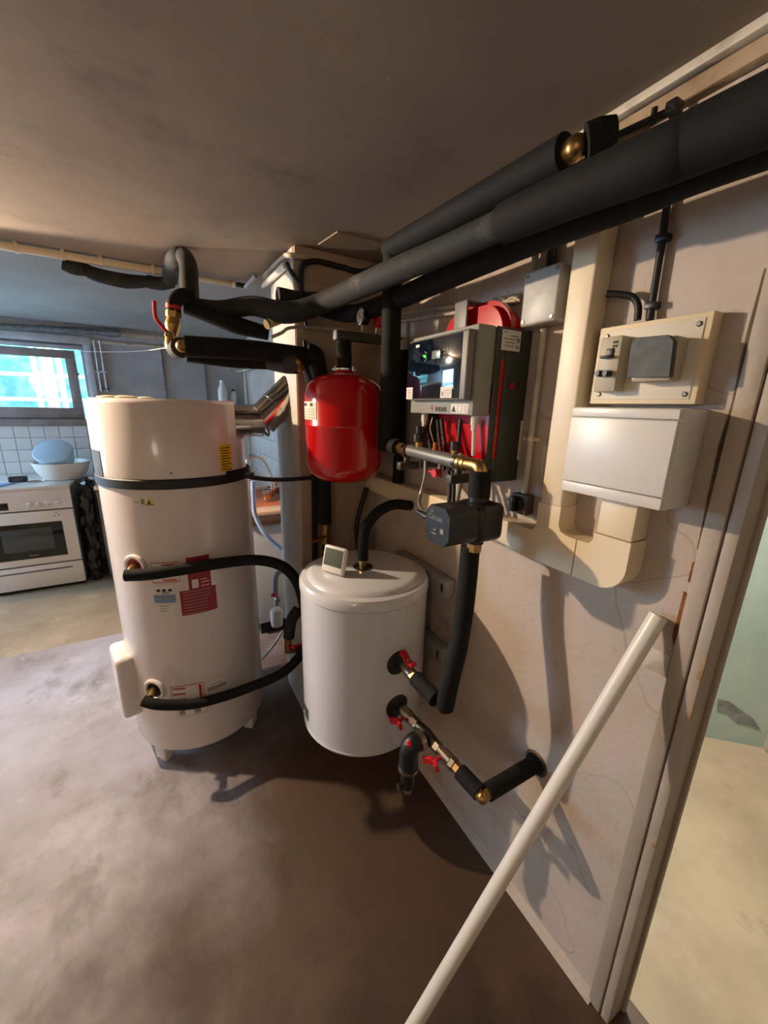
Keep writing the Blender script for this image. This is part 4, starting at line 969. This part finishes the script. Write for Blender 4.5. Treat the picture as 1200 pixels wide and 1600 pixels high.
# chimney head: tubes and cables
tb_ = thing('chimney_conduit', 'white plastic conduit on the upper left edge of the chimney', 'conduit', at(430, 430, x=XC - .015))
obj('tube', B().cyl(at(415, 443, x=XC - .016), at(446, 414, x=XC - .016), .013, n=16), 'pvc_white', tb_)
obj('tube_end', B().cyl(at(411, 447, x=XC - .016), at(416, 442, x=XC - .016), .009, n=12), 'white_plastic', tb_)
obj('painted_tube', B().tube(path((412, 432, 'x', XC - .012), (440, 404, 'x', XC - .012), (452, 399, 'y', YC - .014), (478, 402, 'y', YC - .010)), .009, 12), 'old_white', None, 'painted pipe bending around the top of the chimney', 'pipe')
obj('chimney_cable', B().tube(path((447, 410, 'y', YC - .016), (455, 425, 'y', YC - .016), (468, 444, 'y', YC - .016)), .008, 10), 'rubber', None, 'short black cable crossing the chimney corner', 'cable')
obj('long_chimney_cable', B().tube(path((470, 456, 'y', YC - .014), (470, 425, 'y', YC - .014), (476, 412, 'y', YC - .014), (495, 408, 'y', YC - .014), (530, 416, 'y', YC - .014), (565, 424, 'y', YC - .014), (600, 414, 'y', YC - .03)), .010, 12), 'rubber', None, 'long black cable drooping across the top of the chimney face', 'cable')
obj('beam_ledge', B().box((XC, YC - .012, at(500, 452, y=YC).z - .02), (W, YC, at(500, 452, y=YC).z + .015), .004), 'wall_return', ch)
obj('top_ledge', B().box((XC, YC - .020, H - .04), (W, YC, H - .001), .004), 'wall_return', ch)
cs_ = thing('cream_pipe_stub', 'short cream pipe stub poking out of the chimney corner', 'pipe', at(425, 505, y=1.50))
obj('stub', B().cyl(at(418, 506, y=1.49), at(442, 497, y=1.52), .016, n=16), 'cream_plastic', cs_)
obj('stub_end', B().cyl(at(416, 507, y=1.488), at(418.5, 506, y=1.49), .0165, n=16), 'brass', cs_)
obj('corner_cable', B().tube(path((424, 527, 'y', 1.53), (440, 520, 'y', 1.54), (455, 512, 'y', 1.55), (500, 512, 'y', 1.555), (560, 520, 'y', 1.556)), .006, 10), 'old_white', None, 'thin painted cable wrapping the chimney below the thick pipe', 'cable')
for px, py in ((477, 508), (475, 537)):
    c = at(px, py, y=YC - .008); obj('pipe_bracket', B().box(c - V((.006, .01, .014)), c + V((.006, .008, .012)), .002), 'black_plastic', ch)

# ================================================================== window
def glass_mat():
    m = MATS['pane_glass']; nt = m.node_tree; nt.nodes.clear()
    o_ = nt.nodes.new('ShaderNodeOutputMaterial'); mx_ = nt.nodes.new('ShaderNodeMixShader'); tr_ = nt.nodes.new('ShaderNodeBsdfTransparent')
    gl_ = nt.nodes.new('ShaderNodeBsdfGlossy'); gl_.inputs['Roughness'].default_value = .02
    fr_ = nt.nodes.new('ShaderNodeFresnel'); fr_.inputs[0].default_value = 1.45
    nt.links.new(fr_.outputs[0], mx_.inputs[0]); nt.links.new(tr_.outputs[0], mx_.inputs[1]); nt.links.new(gl_.outputs[0], mx_.inputs[2]); nt.links.new(mx_.outputs[0], o_.inputs[0])
glass_mat()
wn = struct('window_1', B().box((WX0, YB + .05, WZ1 - .035), (WX1, YB + .12, WZ1), .004).box((WX1 - .03, YB + .05, WZ0), (WX1, YB + .12, WZ1 - .035), .004).box((WX0, YB + .05, WZ0), (WX0 + .03, YB + .12, WZ1 - .035), .004), 'frame_paint', 'low cellar window with grey wooden sash')
sy0, sy1 = YB + .0, YB + .04
sx0, sx1, sz0, sz1 = WX0 + .03, -.572, 1.333, 1.905
gx0, gx1, gz0, gz1 = sx0 + .07, -.643, 1.425, 1.838
sa = obj('sash', B().box((sx0, sy0, sz0), (sx1, sy1, gz0), .005).box((sx0, sy0, gz1), (sx1, sy1, sz1), .005).box((gx1, sy0, gz0), (sx1, sy1, gz1), .004).box((sx0, sy0, gz0), (gx0, sy1, gz1), .004), 'sash_wood', wn)
obj('pane', B().box((gx0, sy0 + .015, gz0), (gx1, sy0 + .019, gz1)), 'pane_glass', sa, 'window glass')
obj('sash_latch', B().box((sx1 - .006, sy0 - .012, 1.70), (sx1 + .012, sy0 + .004, 1.725), .003), 'galvanised', sa)
obj('architrave', B().box((WX0 - .06, YB - .018, WZ1 - .01), (WX1 + .06, YB, WZ1 + .055), .004).box((WX1, YB - .018, WZ0), (WX1 + .055, YB, WZ1 - .01), .004), 'frame_paint', wn)
obj('head_rail', B().box((WX0, YB - .012, 1.915), (WX1, YB + .05, 1.945), .004), 'frame_paint', wn)
obj('sill', B().box((WX0 - .06, YB - .045, 1.275), (WX1 + .03, YB + .12, 1.330), .006), 'sash_wood', wn)
# outside
obj('garden_hedge', B().box((-4.5, 7.2, .9), (1.5, 7.8, 3.4), .1), 'hedge', None, 'bright green hedge outside the window', 'hedge')
og = obj('garden_ground', B().box((-6, YB + .26, .9), (3, 12, 1.0)), 'outside_ground', None, 'pale ground outside the window', None, None, 'structure')
rl_ = thing('garden_railing', 'white railing and posts outside the window', 'railing', (-1.0, 5.6, 1.0))
for zz in (1.47, 1.72): obj('rail', B().box((-3, 5.6, zz), (0, 5.63, zz + .035), .004), 'outside_white', rl_)
for px, ww in ((58, .016), (78, .045), (97, .02)):
    x_ = at(px, 600, y=5.6).x; obj('post', B().box((x_ - ww, 5.58, 1.0), (x_ + ww, 5.65, 2.2), .004), 'outside_white', rl_)

# pipes along the top of the back wall
yw = YB - .056
gp_ = obj('galvanised_pipe', B().cyl((-2.4, yw, at(0, 522, y=yw).z), (at(188, 521, y=yw).x, yw, at(188, 521, y=yw).z), .026, n=16), 'galvanised', None, 'grey galvanised pipe along the top of the back wall above the window', 'pipe')
x_ = at(180, 520, y=yw).x
obj('pipe_coupling', B().cyl((x_ - .06, yw, at(180, 521, y=yw).z), (x_ + .03, yw, at(188, 521, y=yw).z), .034, n=16), 'galvanised', gp_)
obj('wooden_batten', B().box((-2.6, YB - .02, HF - .07), (W, YB, HF - .03), .004), 'old_white', None, 'old painted batten under the ceiling of the back wall', 'batten')
obj('wooden_batten', B().box((-2.6, YB - .015, HF - .14), (W, YB, HF - .115), .004), 'old_white', None, 'lower thin painted batten on the back wall above the board seams', 'batten')
for i, px in enumerate((148, 157)):
    t_, b_ = at(px, 542, y=YB - .012), at(px + 5, 608, y=YB - .012)
    wc_ = obj('wall_conduit', B().tube([(t_.x, YB - .012, 2.0), (t_.x, YB - .012, b_.z + .02), (t_.x + .008, YB - .03, b_.z)], .009, 10), 'frame_paint', None, ('painted conduit on the back wall right beside the window frame', 'painted conduit on the back wall, the farther one from the window')[i], 'conduit')
    obj('conduit_end', B().ball((t_.x + .01, YB - .03, b_.z), .011), 'dark_box', wc_)
    c = at(px + 3, 581, y=YB - .012); obj('conduit_clip', B().box((t_.x - .022, YB - .02, c.z - .008), (t_.x + .022, YB, c.z + .008), .003), 'frame_paint', wc_)
obj('white_string', B().tube([at(118, 549, y=YB), at(180, 550, y=3.4), at(225, 548, y=2.4), at(262, 543, y=1.575)], .0012, 6), 'paper', None, 'thin white string stretched from the window frame to the brass ball valve', 'string')
# corner pipes beyond the chimney
x_ = at(392, 600, y=YB).x
obj('corner_pipe', B().cyl((W - .03, 4.32, .85), (W - .03, 4.32, HF), .012, n=12), 'old_white', None, 'white vertical pipe in the far corner right of the flue', 'pipe')
obj('corner_shelf_cable', B().tube(path((352, 566, 'y', 4.4), (356, 577, 'y', 4.4), (375, 580, 'y', 4.4), (420, 570, 'x', W - .03)), .008, 8), 'old_white', None, 'thin white cable across the far corner above the bottles', 'cable')
obj('corner_shelf', B().box((.35, 4.28, 1.44), (W - .002, YB - .001, 1.465), .003), 'old_white', None, 'small shelf in the far corner behind the heater', 'shelf')
def bottle(name, lab, c, r, h, capm):
    t_ = thing(name, lab, 'bottle', c, 'bottles in the far corner')
    obj('bottle_body', B().lathe([(r * .95, 0), (r, .01), (r, h * .62), (r * .5, h * .84), (r * .42, h * .88), (0, h * .88)], c, n=20), 'white_plastic', t_)
    obj('cap', B().lathe([(r * .48, h * .88), (r * .48, h), (0, h)], c, n=14), capm, t_)
pb_ = at(348, 612, y=4.38); bottle('cleaning_bottle', 'larger white bottle on the corner shelf', (pb_.x, 4.38, 1.466), .045, .25, 'white_plastic')
pb_ = at(365, 620, y=4.38); bottle('small_bottle', 'smaller white bottle with dark cap on the corner shelf', (pb_.x, 4.38, 1.466), .03, .17, 'black_plastic')

# ================================================================== cooker
sx0_, sx1_, sy_, sh = -1.265, -.665, 3.87, .85
sv_ = thing('cooker', 'white freestanding electric cooker with dark oven window', 'cooker', ((sx0_ + sx1_) / 2, 4.15, 0))
obj('body', B().box((sx0_, sy_ + .02, .03), (sx1_, YB - .03, .825), .004), 'fridge_grey', sv_)
obj('hob_top', B().box((sx0_ - .004, sy_ - .012, .822), (sx1_ + .004, YB - .025, .85), .008, 3), 'stove_enamel', sv_)
cp_ = obj('control_panel', B().box((sx0_, sy_ - .004, .665), (sx1_, sy_ + .022, .822), .004), 'stove_enamel', sv_)
zk = at(76, 787, y=sy_).z
for px in (46, 61, 76, 91):
    p = at(px, 785, y=sy_); k_ = obj('knob', B().lathe([(.022, 0), (.022, .008), (.018, .012), (.017, .03), (0, .031)], (p.x, sy_ - .004, zk), (0, -1, 0), n=20), 'stove_enamel', cp_)
    obj('knob_grip', B().box((p.x - .004, sy_ - .040, zk - .017), (p.x + .004, sy_ - .034, zk + .017), .002), 'white_plastic', k_)
p = at(5, 788, y=sy_)
obj('clock_display', B().box((p.x - .06, sy_ - .006, zk - .028), (p.x + .025, sy_ - .003, zk + .028), .001), 'oven_glass', cp_)
dr = obj('oven_door', B().box((sx0_ + .002, sy_ - .006, .225), (sx1_ - .002, sy_ + .02, .655), .006), 'stove_enamel', sv_)
gl_ = obj('door_glass', B().box((sx0_ + .07, sy_ - .009, .28), (sx1_ - .085, sy_ - .004, .565), .002), 'oven_glass', dr)
obj('inner_pane', B().box((sx0_ + .14, sy_ - .0105, .345), (sx1_ - .155, sy_ - .008, .525), .001), 'oven_pane', gl_)
obj('maker_mark', B().box((-.99, sy_ - .0105, .303), (-.93, sy_ - .009, .309)), 'print_grey', gl_)
obj('print_mark', B().box((-.78, sy_ - .0072, .628), (-.772, sy_ - .006, .634)).box((-.765, sy_ - .0072, .61), (-.757, sy_ - .006, .618)).box((-.795, sy_ - .0072, .606), (-.785, sy_ - .006, .612)), 'print_dark', dr)
dw_ = obj('drawer', B().box((sx0_ + .002, sy_ - .004, .03), (sx1_ - .002, sy_ + .02, .215), .005), 'stove_enamel', sv_)
obj('drawer_groove', B().box((sx0_ + .05, sy_ - .008, .165), (sx1_ - .07, sy_ - .003, .178), .003), 'fridge_grey', dw_)
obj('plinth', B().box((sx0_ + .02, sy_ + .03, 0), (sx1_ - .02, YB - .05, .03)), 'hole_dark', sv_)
# things on the cooker
bc = at(94, 744, z=.851)
bc = V((-.742, 4.20, .851))
bo = obj('washing_bowl', B().lathe([(.12, 0), (.135, .004), (.170, .06), (.196, .135), (.200, .137), (.200, .144), (.190, .142), (.165, .065), (.125, .010), (0, .008)], bc, n=44), 'bowl_white', None, 'white plastic washing bowl on the cooker', 'bowl')
pc_ = V((-.775, 4.235, 1.00))
ax = V((-.06, -.80, 1)).normalized()
po = thing('blue_pot', 'pale blue saucepan lying tilted upside down in the washing bowl', 'pot', pc_)
obj('pot_body', B().lathe([(.118, 0), (.124, .085), (.134, .090), (.136, .098), (.130, .112), (.11, .118), (0, .120)], pc_, ax, n=44), 'pot_blue', po)
p = pc_ + ax * .06 + V((-.118, 0, 0)); obj('pot_handle', B().tube([p + V((.014, -.02, 0)), p + V((-.016, -.016, .0)), p + V((-.016, .016, 0)), p + V((.014, .02, 0))], .006, 8), 'pot_blue', po)
kx = at(29, 751, z=.86)
kt = thing('kitchen_timer', 'small black timer lying on the cooker beside the bowl', 'timer', (kx.x, kx.y, .851))
obj('case', B().box((kx.x - .055, kx.y - .03, .851), (kx.x + .055, kx.y + .03, .895), .008), 'black_plastic', kt)
obj('face', B().box((kx.x - .025, kx.y - .032, .862), (kx.x + .035, kx.y - .029, .884), .001), 'dark_box', kt)
g_ = at(56, 751, z=.86)
obj('wire_trivet', B().tube([(g_.x - .06, g_.y, .856), (g_.x, g_.y + .03, .856), (g_.x + .06, g_.y, .858), (g_.x + .03, g_.y - .05, .856), (g_.x - .04, g_.y - .03, .856)], .005, 8), 'chrome', None, 'small bent wire piece between timer and bowl', 'wire')
f_ = at(10, 757, z=.852); 
obj('folded_paper', B().prism([(f_.x - .16, f_.y - .10, .852), (f_.x - .02, f_.y - .12, .852), (f_.x + .05, f_.y + .05, .852), (f_.x - .12, f_.y + .06, .852)], (0, 0, .004)), 'label_blue', None, 'pale blue folded paper on the cooker corner', 'paper')
# grey cabinet next to the cooker and bag in the gap
fg = thing('low_fridge', 'low grey fridge half hidden behind the tall water heater', 'fridge', (-.22, 4.2, 0))
obj('body', B().box((-.505, 3.93, .02), (.05, YB - .04, .78), .006), 'fridge_grey', fg)
obj('top_plate', B().box((-.515, 3.90, .781), (.06, YB - .035, .815), .006), 'stove_enamel', fg)
obj('door', B().box((-.503, 3.895, .04), (.048, 3.929, .775), .005), 'fridge_grey', fg)
bag_ = B().tube([(-.60, 3.96, .0), (-.60, 3.95, .12), (-.585, 3.955, .35), (-.59, 3.96, .6), (-.575, 3.98, .78), (-.56, 4.02, .87)], [.04, .05, .045, .05, .045, .03], 18)
for v_ in bag_.bm.verts: v_.co += V((random.uniform(-.012, .012), random.uniform(-.014, .014), random.uniform(-.008, .008))) * (1 if v_.co.z > .02 else 0)
obj('dark_bag', bag_, 'bag_black', None, 'black plastic bag stuffed between cooker and fridge', 'bag')
obj('grey_scoop', B().tube([(-.56, 4.0, .872), (-.50, 3.98, .872), (-.44, 3.97, .862), (-.38, 3.97, .866)], [.012, .018, .024, .02], 10), 'pvc_grey', None, 'grey plastic utensil lying across the gap onto the fridge', 'utensil')

# ================================================================== sink beyond the chimney
ku = thing('sink_cabinet', 'white sink cabinet with orange basin behind the chimney', 'sink', (.64, 2.8, 0))
obj('cupboard', B().box((.42, 2.40, .10), (W - .002, 3.20, .775), .004), 'cupboard', ku)
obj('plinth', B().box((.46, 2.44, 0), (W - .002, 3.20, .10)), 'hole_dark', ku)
obj('edge_board', B().box((.40, 2.385, .776), (W - .002, 3.22, .835), .004), 'brown_edge', ku)
obj('worktop', B().box((.398, 2.383, .8355), (W - .002, 2.52, .862), .006).box((.398, 2.52, .8355), (.45, 3.22, .862), .004).box((.45, 3.12, .8355), (W - .002, 3.22, .862), .004), 'sink_rim', ku)
obj('basin', B().box((.451, 2.521, .8357), (W - .003, 3.119, .842), .004), 'sink_orange', ku, 'orange basin')
obj('back_ledge', B().box((W - .07, 2.5, .862), (W - .003, 3.2, .90), .004), 'sink_orange', ku)
fa = thing('faucet', 'chrome swan neck faucet over the orange sink', 'faucet', at(386, 745, y=2.60))
b0 = at(387, 748, y=2.7)
obj('spout', B().tube([V((b0.x, 2.7, .863))] + path((386, 726, 'y', 2.7), (388, 716, 'y', 2.7), (395, 712, 'y', 2.7), (408, 716, 'y', 2.7), (418, 728, 'y', 2.7), (425, 745, 'y', 2.7), (426, 756, 'y', 2.7)), .009, 12), 'chrome', fa)
obj('aerator', B().cyl(at(426, 754, y=2.7), at(426, 764, y=2.7), .015, n=14), 'chrome', fa)
for i, (px, py) in enumerate(((415, 768), (425, 771), (435, 742))):
    p = at(px, py, y=2.75); obj('glass_jar', B().lathe([(.03, 0), (.034, .006), (.034, .05), (.026, .06), (.026, .066), (.022, .066), (.022, .055), (.03, .048), (.03, .008), (0, .006)], (p.x, 2.72 + .08 * i, .863 if p.z < .95 else .863), n=18), 'stainless', None, ('shiny cup beside the sink, under the spout', 'shiny cup beside the sink, next to the chimney', 'shiny cup at the back of the sink')[i], 'cup', 'shiny cups at the sink')
# pale hose and water filter behind the tank
obj('pale_hose', B().tube(path((395, 752, 'y', 2.10), (396, 780, 'y', 2.10), (399, 805, 'y', 2.10), (410, 828, 'y', 2.08), (425, 845, 'y', 2.05), (440, 858, 'y', 2.0)), .012, 12), 'hose_blue', None, 'translucent pale blue hose hanging behind the tall water heater', 'hose')
wv = thing('wall_tap', 'small chrome tap on the chimney side at the end of the pale hose', 'tap', at(443, 862, y=2.0))
a = at(443, 860, y=1.99); obj('tap_body', B().cyl(a, V((XC + .01, 1.89, a.z - .01)), .012, n=10).cyl(a + V((0, 0, .012)), a - V((0, 0, .05)), .010, n=10), 'chrome', wv)
obj('tap_lever', B().box(a + V((0, -.004, .014)), a + V((.07, .004, .019)), .001), 'galvanised', wv)
wf = thing('water_filter', 'grey safety fitting with white filter cup behind the small tank', 'water filter', at(432, 975, y=1.98))
YF = 1.98
obj('grey_elbow', B().tube(path((430, 928, 'y', YF), (430, 905, 'y', YF), (434, 895, 'y', YF), (444, 893, 'y', YF), (456, 905, 'y', YF - .03), (466, 918, 'y', YF - .05)), .016, 14), 'pvc_grey', wf)
obj('valve_body', B().cyl(at(431, 915, y=YF), at(432, 945, y=YF), .014, n=10).ball(at(434, 936, y=YF - .01), .018), 'nickel', wf)
obj('red_knob', B().cyl(at(429, 930, y=YF - .02), at(424, 930, y=YF - .02), .010, n=10), 'red_plastic', wf)
obj('filter_cup', B().lathe([(0, 0), (.030, .002), (.032, .02), (.034, .085), (.028, .10), (0, .102)], at(433, 977, y=YF), n=20), 'white_plastic', wf)
obj('thin_hose', B().tube(path((442, 985, 'y', 1.95), (430, 1005, 'y', 1.93), (410, 1030, 'y', 1.92)), .006, 8), 'hose_metal', None, 'thin grey hose on the floor between chimney and tall heater', 'hose')
